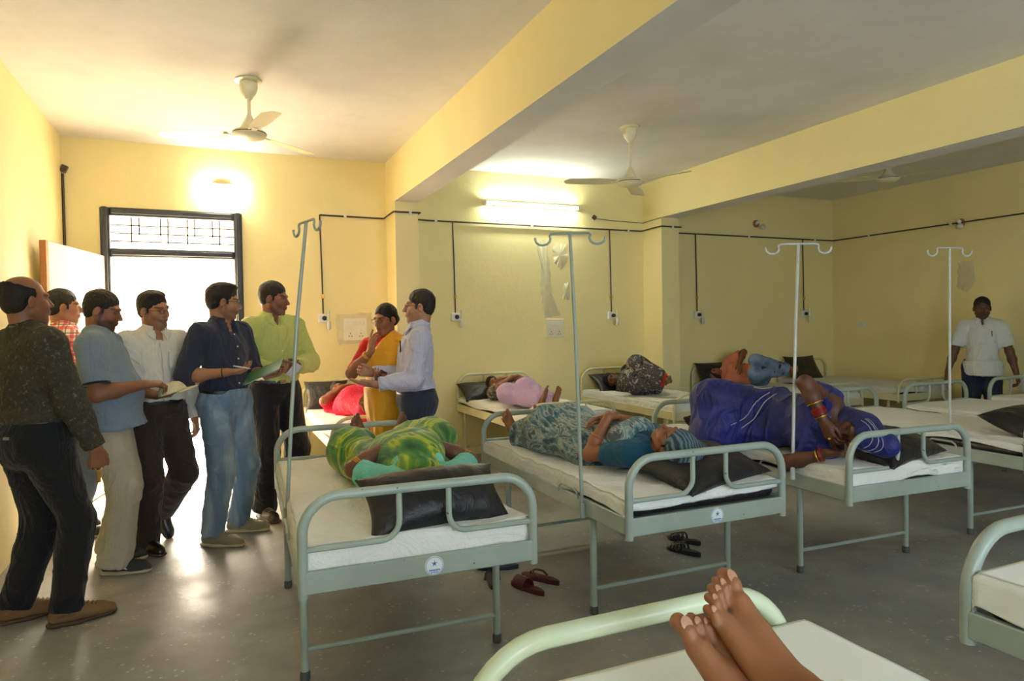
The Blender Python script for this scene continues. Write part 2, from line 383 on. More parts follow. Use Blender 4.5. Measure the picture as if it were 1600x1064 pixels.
# tube light in the middle bay, lamp over the door
def emis(name, col, s):
    t = NT(name); t.base(col); t.set(Emission_Color=tuple(col) + (1,), Emission_Strength=s); return t.m
M_tube = emis('tube_glow', (.93, 1.0, .84), 105.0)
M_bulb = emis('bulb_glow', (1.0, .93, .76), 190.0)
e = empty('tube_light', (3.35, YB, 2.78), label='glowing white tube light on the middle bay wall above the pipe', cat='tube light')
MB().box((0, -.025, 0), (.60, .02, .025), bev=.006).build('batten', M_plast, e)
tm = MB(); tm.tube([(-.57, -.075, -.01), (.57, -.075, -.01)], .015, 12); tm.build('tube', M_tube, e)
tm = MB()
for s_ in (-1, 1): tm.box((s_ * .585, -.062, -.005), (.014, .03, .022), bev=.004)
tm.build('tube_holder', M_plast, e)
e = empty('wall_lamp', (.11, YB, 2.76), label='glowing lamp on the wall above the open door', cat='lamp')
MB().box((0, -.02, .02), (.10, .018, .022), bev=.005).build('batten', M_plast, e)
tm = MB(); tm.tube([(-.16, -.065, -.02), (.16, -.065, -.02)], .016, 12); tm.build('tube', M_bulb, e)
MB().box((0, -.045, .0), (.03, .02, .03), bev=.004).build('tube_holder', M_plast, e)
# bare bulb holder in the far bay, loose wire ends
def holder(x, y, z, ax, label):
    e = empty('bulb_holder', (x, y, z), label=label, cat='bulb holder')
    if ax == 'x': e.rotation_euler = (0, 0, rad(-90))
    MB().lathe([(0, 0), (.05, 0), (.05, .015), (.0, .015)], (0, 0, 0), Matrix.Rotation(rad(90), 3, 'X'), 16).build('holder_base', M_brown, e)
    MB().lathe([(.02, .01), (.022, .05), (.016, .07), (0, .07)], (0, 0, 0), Matrix.Rotation(rad(65), 3, 'X'), 14).build('socket', M_plast, e)
    MB().sphere((.045, -.085, -.05), (.035, .035, .035)).build('bulb', M_clear, e)
holder(6.69, YB, 2.73, 'y', 'unlit bulb holder high on the back wall of the far bay')
holder(XR, 5.19, 2.55, 'x', 'unlit bulb holder above the pipe on the right wall')
e = MB(); e.tube([(4.19, YB - .008, 2.68), (4.4, YB - .006, 2.665), (P2 - .01, YB - .006, 2.655), (P2 - .006, YB - .012, 2.655), (P2 - .006, YP, ZB - .003), (P2 + .0, YP - .005, ZB - .004)], .0035, 6)
e.box((4.18, YB - .012, 2.69), (.022, .012, .022), Matrix.Rotation(.6, 3, 'Y')); tag(e.build('wire', M_conduit), 'loose dark wire with a bare end above the pipe near the second pillar', 'wire')
e = MB(); e.tube([(XL + .012, YB - .012, 2.80), (XL + .012, YB - .012, 2.4), (XL + .012, YB - .012, 2.12)], .011, 8); e.box((XL + .025, YB - .03, 2.84), (.022, .022, .03), Matrix.Rotation(.4, 3, 'Y')); tag(e.build('wire', M_conduit), 'dark cable ending in a small box in the corner left of the door', 'cable')

# ceiling fans
def make_fan(x, y, drop, ang, label, rod=None):
    e = empty('ceiling_fan', (x, y, ZC), ang, label=label, cat='ceiling fan', group='ceiling fans')
    MB().lathe([(0, 0), (.088, 0), (.09, -.012), (.07, -.016), (.0, -.016)], n=28).build('ceiling_plate', M_fan, e)
    MB().lathe([(.0, -.016), (.058, -.018), (.06, -.05), (.052, -.085), (.03, -.115), (.02, -.135), (0, -.136)], n=24).build('canopy', M_fan, e)
    MB().tube([(0, 0, -.12), (0, 0, -drop + .07)], .0125, 12).build('down_rod', M_fan, e)
    z = -drop
    MB().lathe([(0, z + .12), (.016, z + .12), (.024, z + .10), (.045, z + .06), (.062, z + .028), (.062, z + .02), (0, z + .02)], n=24).build('lower_canopy', M_fan, e)
    mo = MB().lathe([(0, z + .022), (.075, z + .022), (.105, z + .008), (.112, z - .006), (.112, z - .016), (.10, z - .03), (.07, z - .044), (.03, z - .052), (0, z - .053)], n=32).build('motor', M_fan, e)
    MB().lathe([(.1125, z - .003), (.1135, z - .007), (.1125, z - .011)], n=32).build('seam', M_fand, mo)
    for k in range(3):
        a = 2 * pi * k / 3; b = MB(); n_ = 14; vs = []
        for i in range(n_ + 1):
            t_ = i / n_; r_0 = .14 + .46 * t_; wd = (.042 + .03 * min(1, t_ * 3)) * (1 - .12 * t_) * (1 if t_ < .93 else math.sqrt(max(.05, 1 - ((t_ - .93) / .075) ** 2)))
            tw = rad(11 - 3 * t_); droop = -.01 * t_
            for s_ in (-1, -.33, .33, 1):
                for q in (-1, 1):
                    vs.append((r_0, s_ * wd * cos(tw), z - .008 + droop + s_ * wd * sin(tw) + .004 * (1 - s_ * s_) + q * .0012))
        fs = []
        for i in range(n_):
            o0, o1 = i * 8, (i + 1) * 8
            for j in range(3): fs += [(o0 + 2 * j + 1, o1 + 2 * j + 1, o1 + 2 * j + 3, o0 + 2 * j + 3), (o0 + 2 * j, o0 + 2 * j + 2, o1 + 2 * j + 2, o1 + 2 * j)]
            fs += [(o0, o1, o1 + 1, o0 + 1), (o0 + 6, o0 + 7, o1 + 7, o1 + 6)]
        o1 = n_ * 8; fs += [(0, 1, 3, 2), (2, 3, 5, 4), (4, 5, 7, 6), (o1 + 1, o1, o1 + 2, o1 + 3), (o1 + 3, o1 + 2, o1 + 4, o1 + 5), (o1 + 5, o1 + 4, o1 + 6, o1 + 7)]
        ca, sa = cos(a), sin(a); vs = [(v[0] * ca - v[1] * sa, v[0] * sa + v[1] * ca, v[2]) for v in vs]
        b.add(vs, fs); bl = b.build('blade', M_fan, e)
        br = MB(); br.box((.125 * ca, .125 * sa, z - .012), (.05, .018, .0025), Matrix.Rotation(a, 3, 'Z')); br.build('blade_bracket', M_fan, bl)
    return e
make_fan(.26, 5.0, .36, rad(40), 'ivory three blade ceiling fan in the bay of the open door')
make_fan(3.36, 5.0, .47, rad(49), 'ivory three blade ceiling fan in the middle bay')
make_fan(6.62, 5.0, .20, rad(40), 'ceiling fan in the dim far bay beyond the second beam')

# ------------------------------------------------------------------ beds
def enamel(name, col, chip):
    t = NT(name); co = t.coord('Object'); c = lin(col)
    b = t.ramp(t.noise(5, 4, co), [(.3, tuple(v * .88 for v in c)), (.7, tuple(min(1, v * 1.08) for v in c))])
    s_ = t.ramp(t.noise(26, 3, co, .5), [(.72, (0, 0, 0)), (.74, (1, 1, 1))]); b = t.mix(t.math('MULTIPLY', s_, .9), b, lin(chip))
    t.base(b); t.set(Roughness=.34, Specular_IOR_Level=.5); return t.m
M_grey = enamel('grey_bed_enamel', (158, 170, 160), (58, 56, 52))
M_cre = enamel('cream_bed_enamel', (214, 208, 168), (120, 100, 70))
M_mint = enamel('mint_bed_enamel', (205, 216, 186), (170, 140, 90))
M_mesh = simple('bed_deck_sheet_metal', lin((112, 118, 112)), .5)
M_stick = simple('sticker_white', lin((232, 238, 240)), .4, noise=.02)
M_blue = simple('sticker_blue_print', lin((60, 110, 180)), .5, noise=.05)
M_gfoot = simple('grey_rubber_foot', lin((78, 82, 78)), .6)
def rexine():
    t = NT('black_rexine'); co = t.coord('Object')
    t.base(t.ramp(t.noise(9, 4, co), [(.3, lin((22, 22, 24))), (.7, lin((38, 37, 38)))])); t.set(Roughness=.42, Specular_IOR_Level=.45); t.bump(t.noise(9, 5, co, .6, 1.5), .35, .03); return t.m
M_rex = rexine()
def sheet_mat(name, col, grid=False, bs=.6):
    t = NT(name); co = t.coord('Object'); c = lin(col)
    b = t.ramp(t.noise(2.2, 5, co), [(.3, tuple(v * .93 for v in c)), (.7, c)])
    t.base(b); t.set(Roughness=.85, Specular_IOR_Level=.2, Sheen_Weight=.15)
    n1 = t.noise(3.2, 6, t.coord('Object', (1, .35, 1)), .6, 1.8); n2 = t.noise(5, 6, co, .6, 2.5)
    t.bump(t.math('ADD', n1, t.math('MULTIPLY', n2, .6)), bs, .05); return t.m
M_sheet = sheet_mat('white_cotton_sheet', (238, 238, 232))
M_sheet3 = sheet_mat('smooth_white_sheet', (234, 236, 228), bs=.15); M_sheet2 = sheet_mat('grey_white_sheet', (216, 217, 212))
BW, BL_ = .917, 1.78

def make_bed(kind, head=.34, foot=.33, legin=.36, zf=.49, W=BW, L=BL_, sticker=False, label='', group='', handles=True, mat=None):
    """local frame: origin at the head end centre on the floor, +Y towards the foot end"""
    e = empty('hospital_bed', label=label, cat='hospital bed', group=group); mt = mat or M_grey
    zt = zf + .08; r = .0185 if kind == 'j' else (.015 if kind == 'c' else .0215)
    def panel(name, y, hgt):
        top = zf + hgt; R = .13 if kind == 'j' else (.15 if kind == 'c' else .18); x = W / 2 - r
        path = [(-x, y, zf - .02), (-x, y, top - R)] + [(-x + R - R * cos(rad(a)), y, top - R + R * sin(rad(a))) for a in range(10, 90, 10)] + [(-x + R, y, top), (0, y, top), (x - R, y, top)] + \
               [(x - R + R * sin(rad(a)), y, top - R + R * cos(rad(a))) for a in range(10, 90, 10)] + [(x, y, top - R), (x, y, zf - .02)]
        p = MB().tube(path, r, 12).build(name, mt, e)
        zl = zf + .15
        for s_ in (-1, 1):
            if kind == 'j':
                x0 = .095; rr = .07
                pts = [(s_ * x0, y, top), (s_ * x0, y, zl + rr)] + [(s_ * (x0 + rr - rr * cos(rad(a))), y, zl + rr - rr * sin(rad(a))) for a in range(15, 90, 15)] + [(s_ * (x0 + rr), y, zl), (s_ * (x), y, zl)]
                if hgt < .3 and False: pts = []
                MB().tube(pts, .0115, 10).build('curved_bar', mt, p)
            elif kind == 'c':
                MB().tube([(s_ * .14, y, top), (s_ * .14, y, zf + .05)], .009, 8).build('upright_bar', mt, p)
        return p
    panel('head_panel', 0, head); panel('foot_panel', L, foot)
    for s_ in (-1, 1):
        sr = MB(); sr.box((s_ * (W / 2 - .016), L / 2, zf + .04), (.014, L / 2 - .01, .04), bev=.004); sr = sr.build('side_rail', mt, e)
        if handles:
            for yy_ in (.42,):
                x = s_ * (W / 2 + .006); q = zt - .01
                MB().tube([(x, yy_, q), (x, yy_ + .005, q + .025), (x, yy_ + .03, q + .04), (x, yy_ + .17, q + .04), (x, yy_ + .195, q + .025), (x, yy_ + .2, q)], .006, 8).build('mattress_stop', mt, sr)
    for nm, y in (('head_plate', -.004), ('foot_plate', L + .004)):
        hp = MB().box((0, y, zf + .035), (W / 2 - .01, .012, .04), bev=.004).build(nm, mt, e)
        if sticker and nm == 'head_plate':
            R9 = Matrix.Rotation(rad(90), 3, 'X')
            st = MB(); st.lathe([(0, 0), (.036, 0), (.036, .0012), (0, .0014)], (.03, y - .012, zf + .035), R9, 32); st = st.build('round_sticker', M_stick, hp)
            bm_ = MB()
            def tri(a0, l, w_):
                c_ = Vector((.03, y - .0138, zf + .043)); u = Vector((cos(a0), 0, sin(a0))); v = Vector((-sin(a0), 0, cos(a0)))
                bm_.add([c_ - v * w_, c_ + u * l, c_ + v * w_, c_ - u * w_], [(0, 1, 2, 3)]); bm_.add([p_ + Vector((0, -.0004, 0)) for p_ in (c_ - v * w_, c_ + u * l, c_ + v * w_, c_ - u * w_)], [(3, 2, 1, 0)])
            for k in range(5): tri(k * 2 * pi / 5 + .3, .014, .003)
            for k in range(7): bm_.box((.03 - .018 + k * .006, y - .0138, zf + .018), (.0018, .0005, .0035))
            for k in range(5): bm_.box((.03 - .012 + k * .006, y - .0138, zf + .010), (.0018, .0005, .002))
            for k in range(40):
                a_ = 2 * pi * k / 40; bm_.box((.03 + .0325 * cos(a_), y - .0138, zf + .035 + .0325 * sin(a_)), (.0014, .0004, .0014))
            bm_.build('sticker_print', M_blue, st)
    dk = MB(); dk.box((0, L / 2, zf + .062), (W / 2 - .03, L / 2 - .02, .004))
    for k in range(6): dk.box((0, .2 + k * (L - .4) / 5, zf + .045), (W / 2 - .03, .015, .012))
    dk.build('deck', M_mesh, e)
    for y in ((legin, L - legin) if legin > .2 else (legin, L - legin)):
        for s_ in (-1, 1):
            x = s_ * (W / 2 - .045)
            lg = MB().tube([(x, y, .02), (x, y, zf + .03)], .0165, 12).build('leg', mt, e)
            MB().lathe([(0, 0), (.019, 0), (.021, .01), (.020, .035), (.017, .04), (0, .04)], (x, y, 0), n=12).build('rubber_foot', M_gfoot, lg)
            MB().box((x, y, zf + .02), (.024, .022, .022), bev=.003).build('leg_bracket', mt, lg)
        MB().tube([(-W / 2 + .045, y, .125), (W / 2 - .045, y, .125)], .0105, 10).build('cross_bar', mt, e)
    MB().tube([(-.08, .5, zf + .02), (-.08, L - .4, zf + .0)], .009, 8).build('crank_rod', M_mesh, e)
    return e

def make_mattress(name, W, L, z0, z1, label, mat, e_loc, rz, y0=.03, group='mattresses'):
    m = MB(); nx, ny = 10, 18; vs = []; hx = W / 2; b_ = .025
    def ring(inset, z):
        out = []; X = hx - inset; Y0, Y1 = y0 + inset, y0 + L - inset; c = .04
        for (cx, cy, a0) in ((X - c, Y0 + c, -90), (X - c, Y1 - c, 0), (-X + c, Y1 - c, 90), (-X + c, Y0 + c, 180)):
            for k in range(5): a = rad(a0 + 22.5 * k); out.append((cx + c * cos(a), cy + c * sin(a), z))
        return out
    R_ = [ring(b_, z0), ring(b_ * .3, z0 + b_ * .3), ring(0, z0 + b_), ring(0, z1 - b_), ring(b_ * .3, z1 - b_ * .3), ring(b_, z1)]
    n = 20; vs = [v for r in R_ for v in r]; fs = [tuple(range(n - 1, -1, -1)), tuple(range(5 * n, 6 * n))]
    for i in range(5):
        for k in range(n): fs.append((i * n + k, i * n + (k + 1) % n, i * n + n + (k + 1) % n, i * n + n + k))
    o = m.add(vs, fs).build('mattress', mat); o.location = e_loc; o.rotation_euler = (0, 0, rz)
    return tag(o, label, 'mattress', group)

def make_sheet(W, L, zt, drop, label, mat, e_loc, rz, seed=1, y0=.03, head=None, foot=None, left=None, right=None, wr=.006, group='bed sheets', ext=.0):
    """cloth laid over the mattress: drops on every side, each with its own length"""
    hd = head if head is not None else drop; ft = foot if foot is not None else drop
    lf = left if left is not None else drop; rt = right if right is not None else drop
    fn = hnoise(seed); nx, ny = 96, 170; hx = W / 2 + .004
    S0 = np.concatenate([np.linspace(-1, 0, 14, endpoint=False), np.linspace(0, 1, nx - 28), np.linspace(1, 2, 15)[1:]]); T0 = np.concatenate([np.linspace(-1, 0, 14, endpoint=False), np.linspace(0, 1, ny - 28), np.linspace(1, 2, 15)[1:]])
    SS, TT = np.meshgrid(S0, T0, indexing='ij'); S = (SS + 1) / 3; T = (TT + 1) / 3
    P0 = np.stack([S * 3, T * 5, S * 0], -1)
    wob = fn(P0, 1.3) * .018 + fn(P0 * 3, 1.0) * .008
    A0 = -hx - lf * (1 + .0) - wob * (lf > .03); A1 = hx + rt + fn(P0 + 9, 1.3) * .018 * (rt > .03)
    B0 = y0 - .004 - hd - fn(P0 + 5, 1.6) * .042 * (hd > .03); B1 = y0 + L + .004 + ft + fn(P0 + 3, 1.6) * .015 * (ft > .03)
    pw = lambda t, lo, h0, h1, hi: np.where(t < 0, h0 + (h0 - lo) * t, np.where(t > 1, h1 + (hi - h1) * (t - 1), h0 + (h1 - h0) * t))
    a = pw(SS, A0, -hx, hx, A1); b = pw(TT, B0, y0 - .0, y0 + L + .0, B1)
    ea = np.maximum(0, np.abs(a) - hx); eb = np.maximum(0, np.maximum(y0 - b, b - (y0 + L)))
    dr_ = np.sqrt(ea ** 2 + eb ** 2)
    ax = np.clip(a, -hx, hx); by = np.clip(b, y0 - .004, y0 + L + .004)
    r0 = .025; th = np.minimum(dr_ / r0, pi / 2); down = r0 * (1 - np.cos(th)) + np.maximum(0, dr_ - r0 * pi / 2); outw = r0 * np.sin(th) - r0
    nxv = np.sign(a) * ea / (dr_ + 1e-6); nyv = np.where(b < y0, -1, 1) * eb / (dr_ + 1e-6)
    flare = (.006 + .10 * down * (.5 + .5 * np.sin(fn(P0, 1.5) * 3 + (a * nyv - b * nxv) * 42)) * .5) * (dr_ > 0) + outw
    inset_a = np.where((ea == 0) , 0, 0)
    q = np.stack([ax, by, ax * 0], -1)
    z = zt + .004 + wr * (fn(q * 2.2 + seed, 1.0) * .7 + fn(np.stack([ax * 1.2, by * 5, ax * 0], -1) + 3, 1.1) * .45 + fn(q * 7, 1.0) * .22) * (dr_ < .03)
    edge = np.minimum(hx - np.abs(ax), np.minimum(by - y0, y0 + L - by)); z = z - .012 * np.exp(-np.maximum(0, edge) / .02) * 0
    x_ = ax + nxv * flare; y_ = by + nyv * flare; z = z - down
    vs = np.stack([x_, y_, z], -1).reshape(-1, 3)
    i, j = np.meshgrid(np.arange(nx - 1), np.arange(ny - 1), indexing='ij'); k = (i * ny + j).ravel()
    fs = np.stack([k, k + ny, k + ny + 1, k + 1], -1)
    o = mesh_obj('bed_sheet', vs, fs, mat); md = o.modifiers.new('th', 'SOLIDIFY'); md.thickness = .002; md.offset = 1
    o.location = e_loc; o.rotation_euler = (0, 0, rz); return tag(o, label, 'bed sheet', group)

def make_pillow(w_, l_, t_, label, loc_, rot, seed=3, sag=.0, group='black pillows', mat=None):
    fn = hnoise(seed); n = 44; g = np.linspace(-1, 1, n); U, V = np.meshgrid(g, g, indexing='ij'); vs = []
    prof = (np.clip(1 - np.abs(U) ** 2.6, 0, 1) ** .55) * (np.clip(1 - np.abs(V) ** 2.6, 0, 1) ** .55)
    pin = 1 - .10 * (1 - np.abs(U) ** 2) * np.abs(V) ** 3; pin2 = 1 - .10 * (1 - np.abs(V) ** 2) * np.abs(U) ** 3
    X = U * w_ / 2 * pin2; Y = V * l_ / 2 * pin; q = np.stack([X * 9, Y * 9, X * 0], -1)
    wr = fn(q, .55) * .007 * prof + fn(q * 2, .8) * .0025 * prof
    top = t_ / 2 * prof + wr; bot = -t_ / 2 * prof * .9 + fn(q + 7, .6) * .004 * prof
    bend = -sag * (U ** 2) * 1.0
    a = np.stack([X, Y, top + bend], -1).reshape(-1, 3); b = np.stack([X, Y, bot + bend], -1).reshape(-1, 3)
    i, j = np.meshgrid(np.arange(n - 1), np.arange(n - 1), indexing='ij'); k = (i * n + j).ravel()
    f1 = np.stack([k, k + n, k + n + 1, k + 1], -1); f2 = np.stack([k, k + 1, k + n + 1, k + n], -1) + n * n
    o = mesh_obj('pillow', np.vstack([a, b]), np.vstack([f1, f2]), mat or M_rex)
    # weld the rim
    import bmesh; bm = bmesh.new(); bm.from_mesh(o.data); bmesh.ops.remove_doubles(bm, verts=bm.verts, dist=.0008); bm.to_mesh(o.data); bm.free()
    o.location = loc_; o.rotation_euler = rot; return tag(o, label, 'pillow', group)
# piece of cloth thickness on the beds
BEDS = {}
def put_bed(key, e, x, y, rz_deg, flip=False):
    e.location = (x, y, 0); e.rotation_euler = (0, 0, rad(rz_deg) + (pi if flip else 0)); BEDS[key] = e; return e
def bed_pt(key, u, v, z):
    e = BEDS[key]; a = e.rotation_euler.z; return Vector((e.location.x + u * cos(a) - v * sin(a), e.location.y + u * sin(a) + v * cos(a), z))
G1 = 'grey hospital beds of the middle row'; G2 = 'cream hospital beds along the back wall'; G3 = 'hospital beds nearest the camera'
rows = [
 ('b1', 'j', .708, 2.44, -2, False, 'grey tubular hospital bed under the patient in the green and yellow sari', G1, True, M_grey),
 ('b2', 'j', 2.087, 2.487, -.5, False, 'grey tubular hospital bed under the patient in the teal patterned dress', G1, True, M_grey),
 ('b3', 'j', 3.40, 2.44, -2.5, False, 'grey tubular hospital bed under the patient in the blue sari', G1, False, M_grey),
 ('b4', 'j', 4.93, 2.46, -2, False, 'empty grey hospital bed right of the patient in blue', G1, False, M_grey),
 ('b5', 'j', 6.24, 2.44, 0, False, 'empty grey hospital bed in front of the man in the white short sleeved shirt', G1, False, M_grey),
 ('b6', 'j', 7.48, 2.44, 0, False, 'grey hospital bed at the right edge, beyond the man in white', G1, False, M_grey),
 ('c1', 'c', 1.24, 6.95, 0, True, 'cream hospital bed behind the woman in the yellow sari', G2, False, M_cre),
 ('c2', 'c', 2.86, 6.95, 0, True, 'cream hospital bed under the patient in lavender trousers', G2, False, M_cre),
 ('c3', 'c', 4.40, 6.95, 0, True, 'cream hospital bed under the patient in the camouflage dress', G2, False, M_cre),
 ('c4', 'c', 6.02, 6.95, 0, True, 'cream hospital bed under the patient in the peach top and jeans', G2, False, M_cre),
 ('c5', 'c', 7.48, 6.95, 0, True, 'empty cream hospital bed in the far right corner', G2, False, M_cre),
 ('n1', 'n', .83, -.57, 0, False, 'mint tubular hospital bed with two bare feet, nearest the camera', G3, False, M_mint),
 ('n2', 'n', 2.44, -.52, 0, False, 'mint and grey hospital bed at the lower right corner', G3, False, M_grey),
]
for key, kind, x, y, rz, flip, lb, gr, st, mt in rows:
    back = key[0] == 'c'
    e = make_bed('j' if kind == 'j' else ('c' if kind == 'c' else 'n'), head=.39 if back else .335, foot=.235 if back else (.30 if kind == 'n' else .325), W=.86 if key == 'n1' else BW, legin=.14 if back else .36, L=1.75 if back else BL_,
                 zf=.50 if back else .49, sticker=st, label=lb, group=gr, mat=mt, handles=(kind == 'j'))
    put_bed(key, e, x, y, rz, flip)
MT = .685; MZ = .635
mlab = {'b1': 'the green sari patient', 'b2': 'the teal dress patient', 'b3': 'the blue sari patient', 'b4': 'nobody, next to the patient in blue', 'b5': 'nobody, before the man in white', 'b6': 'nobody, at the right edge',
        'c1': 'the patient in red', 'c2': 'the patient in lavender trousers', 'c3': 'the camouflage dress patient', 'c4': 'the peach top patient', 'c5': 'nobody, in the far right corner', 'n1': 'the two bare feet', 'n2': 'nobody, at the lower right corner'}
for key in BEDS:
    e = BEDS[key]; l_ = e.location; a_ = e.rotation_euler.z; L = 1.75 if key[0] == 'c' else BL_; z1 = .70 if key == 'n1' else (.68 if key == 'n2' else MZ)
    zb = .566 if key[0] == 'c' else .557
    make_mattress('m', BW - .055, L - .065, zb, z1 - .020, 'black mattress under the sheet beneath ' + mlab[key], M_rex, l_, a_)
    kw = dict(b1=dict(drop=.06, head=.11, left=.10, right=.05, wr=.012), b2=dict(drop=.075, head=.045, left=.10, right=.05, wr=.012), b3=dict(drop=.05, head=.115, left=.095, right=.08), b4=dict(drop=.06, left=.06),
              c1=dict(drop=.08), c2=dict(drop=.07), c3=dict(drop=.10), c4=dict(drop=.09), c5=dict(drop=.08), n1=dict(drop=.10, wr=.002), n2=dict(drop=.13, wr=.004)).get(key, dict(drop=.06))
    make_sheet(BW - .045, L - .055, z1 + .006, kw.pop('drop'), 'white sheet on the bed of ' + mlab[key] if 'nobody' not in mlab[key] else 'white sheet on the empty bed ' + mlab[key].split(', ')[1], M_sheet3 if key[0] == 'n' else M_sheet if key[0] != 'c' or key in ('c1', 'c2', 'c3') else M_sheet2, l_, a_, seed=hash(key) % 1 + len(key) + ord(key[1]) + ord(key[0]), y0=.027, **kw)

# drip stands, socketed at the beds' sides
M_iv = enamel('grey_stand_enamel', (150, 162, 152), (80, 76, 70)); M_iv2 = enamel('silver_stand_enamel', (196, 198, 192), (110, 108, 100))
def iv(x, y, ztop, rot, lean, label, mt, zb=.56, w_=.165):
    e = empty('drip_stand', (x, y, zb), label=label, cat='drip stand', group='drip stands')
    dx, dy = lean; H_ = ztop - zb
    MB().tube([(0, 0, 0), (dx * .25, dy * .25, H_ * .33), (dx * .55, dy * .55, H_ * .66), (dx, dy, H_)], [.009, .009, .0085, .008], 10).build('pole', mt, e)
    c = MB(); pts = []; ca, sa = cos(rot), sin(rot)
    half = [(.0, 0), (w_ * .45, 0), (w_ * .55, -.002)] + [(w_ * .78 + .038 * cos(rad(a)), -.028 + .03 * sin(rad(a)) + .002) for a in (150, 180, 210, 240, 270, 300, 330, 360, 375)]
    for s_ in (1, -1):
        pts = [(dx + s_ * u * ca, dy + s_ * u * sa, H_ + v) for u, v in half]; c.tube(pts, .006, 8)
    c.build('hook_bar', mt, e)
    MB().tube([(0, 0, -.02), (0, 0, .05)], .014, 10).build('socket', mt, e)
    return e
iv(.285, 3.20, 1.915, rad(-76), (.12, .05), 'grey drip stand at the left of the bed with the green sari patient', M_iv)
iv(1.622, 2.86, 1.865, rad(-30), (-.02, .05), 'grey drip stand with wide hooks before the patient in teal', M_iv, w_=.17, zb=.50)
iv(2.93, 2.80, 1.86, rad(-25), (.14, .08), 'leaning silver drip stand before the patient in blue', M_iv2, w_=.19)
iv(4.62, 3.03, 1.905, rad(-15), (.0, 0), 'thin silver drip stand beside the empty bed, left of the man in white', M_iv2, w_=.17)

# pillows
def on_bed(key, u, v, z): return bed_pt(key, u, v, z)
make_pillow(.60, .27, .16, 'black pillow at the near end of the green sari patient\'s bed', on_bed('b1', .09, .145, .745), Euler((rad(46), rad(0), rad(5))), 3, .03)
make_pillow(.62, .38, .15, 'black pillow under the head of the patient in teal', on_bed('b2', .13, .20, .715), Euler((rad(14), rad(-3), rad(12))), 5, .02)
make_pillow(.60, .36, .15, 'black pillow under the head of the patient in blue', on_bed('b3', .08, .19, .715), Euler((rad(14), rad(-3), rad(10))), 6, .02)
make_pillow(.60, .38, .15, 'black pillow on the empty bed at the right edge', on_bed('b4', .02, .25, .72), Euler((rad(22), 0, rad(4))), 8, .02)
make_pillow(.42, .36, .12, 'black pillow beside the patient in red', on_bed('c1', .24, .20, .76), Euler((rad(52), rad(0), rad(-4))), 9)
make_pillow(.50, .36, .13, 'black pillow under the head of the patient in lavender trousers', on_bed('c2', .22, .17, .71), Euler((rad(28), rad(0), rad(0))), 10)
make_pillow(.55, .36, .12, 'black pillow behind the patient in the camouflage dress', on_bed('c3', .08, .14, .72), Euler((rad(35), 0, 0)), 11)
make_pillow(.52, .36, .11, 'black pillow behind the patient in the peach top', on_bed('c4', .18, .13, .76), Euler((rad(55), 0, 0)), 12)
make_pillow(.56, .38, .08, 'square black pillow propped on the empty far corner bed', on_bed('c5', .12, .12, .78), Euler((rad(58), rad(0), rad(0))), 13)

# slippers on the floor
def slipper(x, y, hx, hy, mat, straps, label, side, L=.25, glint=None):
    ang = math.atan2(hy, hx) - pi / 2; e = empty('slipper', (x, y, 0), ang, label=label, cat='slipper', group='slippers on the floor'); m = MB(); n = 32; out = []
    for i in range(n):
        a = 2 * pi * i / n; yv = sin(a) * L / 2; w_ = .036 + .012 * (yv / (L / 2)) - .006 * math.exp(-((yv + .02) / .04) ** 2); out.append((cos(a) * w_ * (1 - .12 * abs(sin(a)) ** 6) / max(.3, 1) * 1.0 + side * .006 * (yv > 0) * yv / (L / 2), yv))
    vs = [(u * .94, v * .98, 0) for u, v in out] + [(u, v, .005) for u, v in out] + [(u, v, .016 + .008 * (v < 0) * min(1, -v * 14)) for u, v in out] + [(u * .93, v * .96, .019 + .008 * (v < 0) * min(1, -v * 14)) for u, v in out]
    fs = [tuple(range(n - 1, -1, -1)), tuple(range(3 * n, 4 * n))]
    for r in range(3): fs += [(r * n + i, r * n + (i + 1) % n, r * n + n + (i + 1) % n, r * n + n + i) for i in range(n)]
    m.add(vs, fs).build('sole', mat, e)
    def band(y0, hgt, w_):
        b = MB(); k = 12; v_ = []; f = []
        for i in range(k + 1):
            a = pi * i / k; xx = cos(a) * .043; zz = .012 + sin(a) * hgt
            for q in (-1, 1): v_ += [(xx, y0 + q * w_ / 2, zz), (xx * .94, y0 + q * w_ / 2, zz * .94)]
        for i in range(k): o = i * 4; f += [(o, o + 4, o + 6, o + 2), (o + 1, o + 3, o + 7, o + 5), (o, o + 1, o + 5, o + 4), (o + 2, o + 6, o + 7, o + 3)]
        b.add(v_, f).build('strap', mat, e)
    if straps == 'flip':
        for s_ in (-1, 1): MB().tube([(s_ * .04, -.02, .018), (s_ * .036, .01, .04), (s_ * .018, .045, .046), (0, .07, .034), (0, .075, .018)], [.007, .007, .006, .005, .004], 8).build('strap', mat, e)
    elif straps == 'wide': band(.035, .052, .085)
    else:
        for yy_, h_ in ((.075, .030), (.05, .038), (.025, .046), (-.005, .052)): band(yy_, h_, .012)
        MB().tube([(0, .09, .035), (0, .05, .052), (0, .01, .064), (0, -.01, .066)], .005, 6).build('strap', mat, e)
    if glint: MB().sphere((.0, .02, .066), (.009, .009, .004)).build('buckle', glint, e)
    return e
M_nv = simple('navy_rubber', lin((40, 48, 66)), .5); M_mr = simple('maroon_rubber', lin((78, 26, 32)), .4); M_bk = simple('black_rubber', lin((22, 22, 24)), .4); M_shine = simple('slipper_buckle', lin((210, 190, 180)), .2, .9)
slipper(1.485, 3.625, -.24, .10, M_nv, 'flip', 'navy flip flop lying crosswise behind the right front leg of the green sari bed', 1)
slipper(1.385, 3.46, .10, .25, M_nv, 'flip', 'navy flip flop pointing away, left of the right front leg of the green sari bed', -1)
slipper(1.51, 3.27, -.09, .27, M_mr, 'wide', 'maroon slipper with a shiny buckle, the nearer of the maroon pair', 1, .26, M_shine)
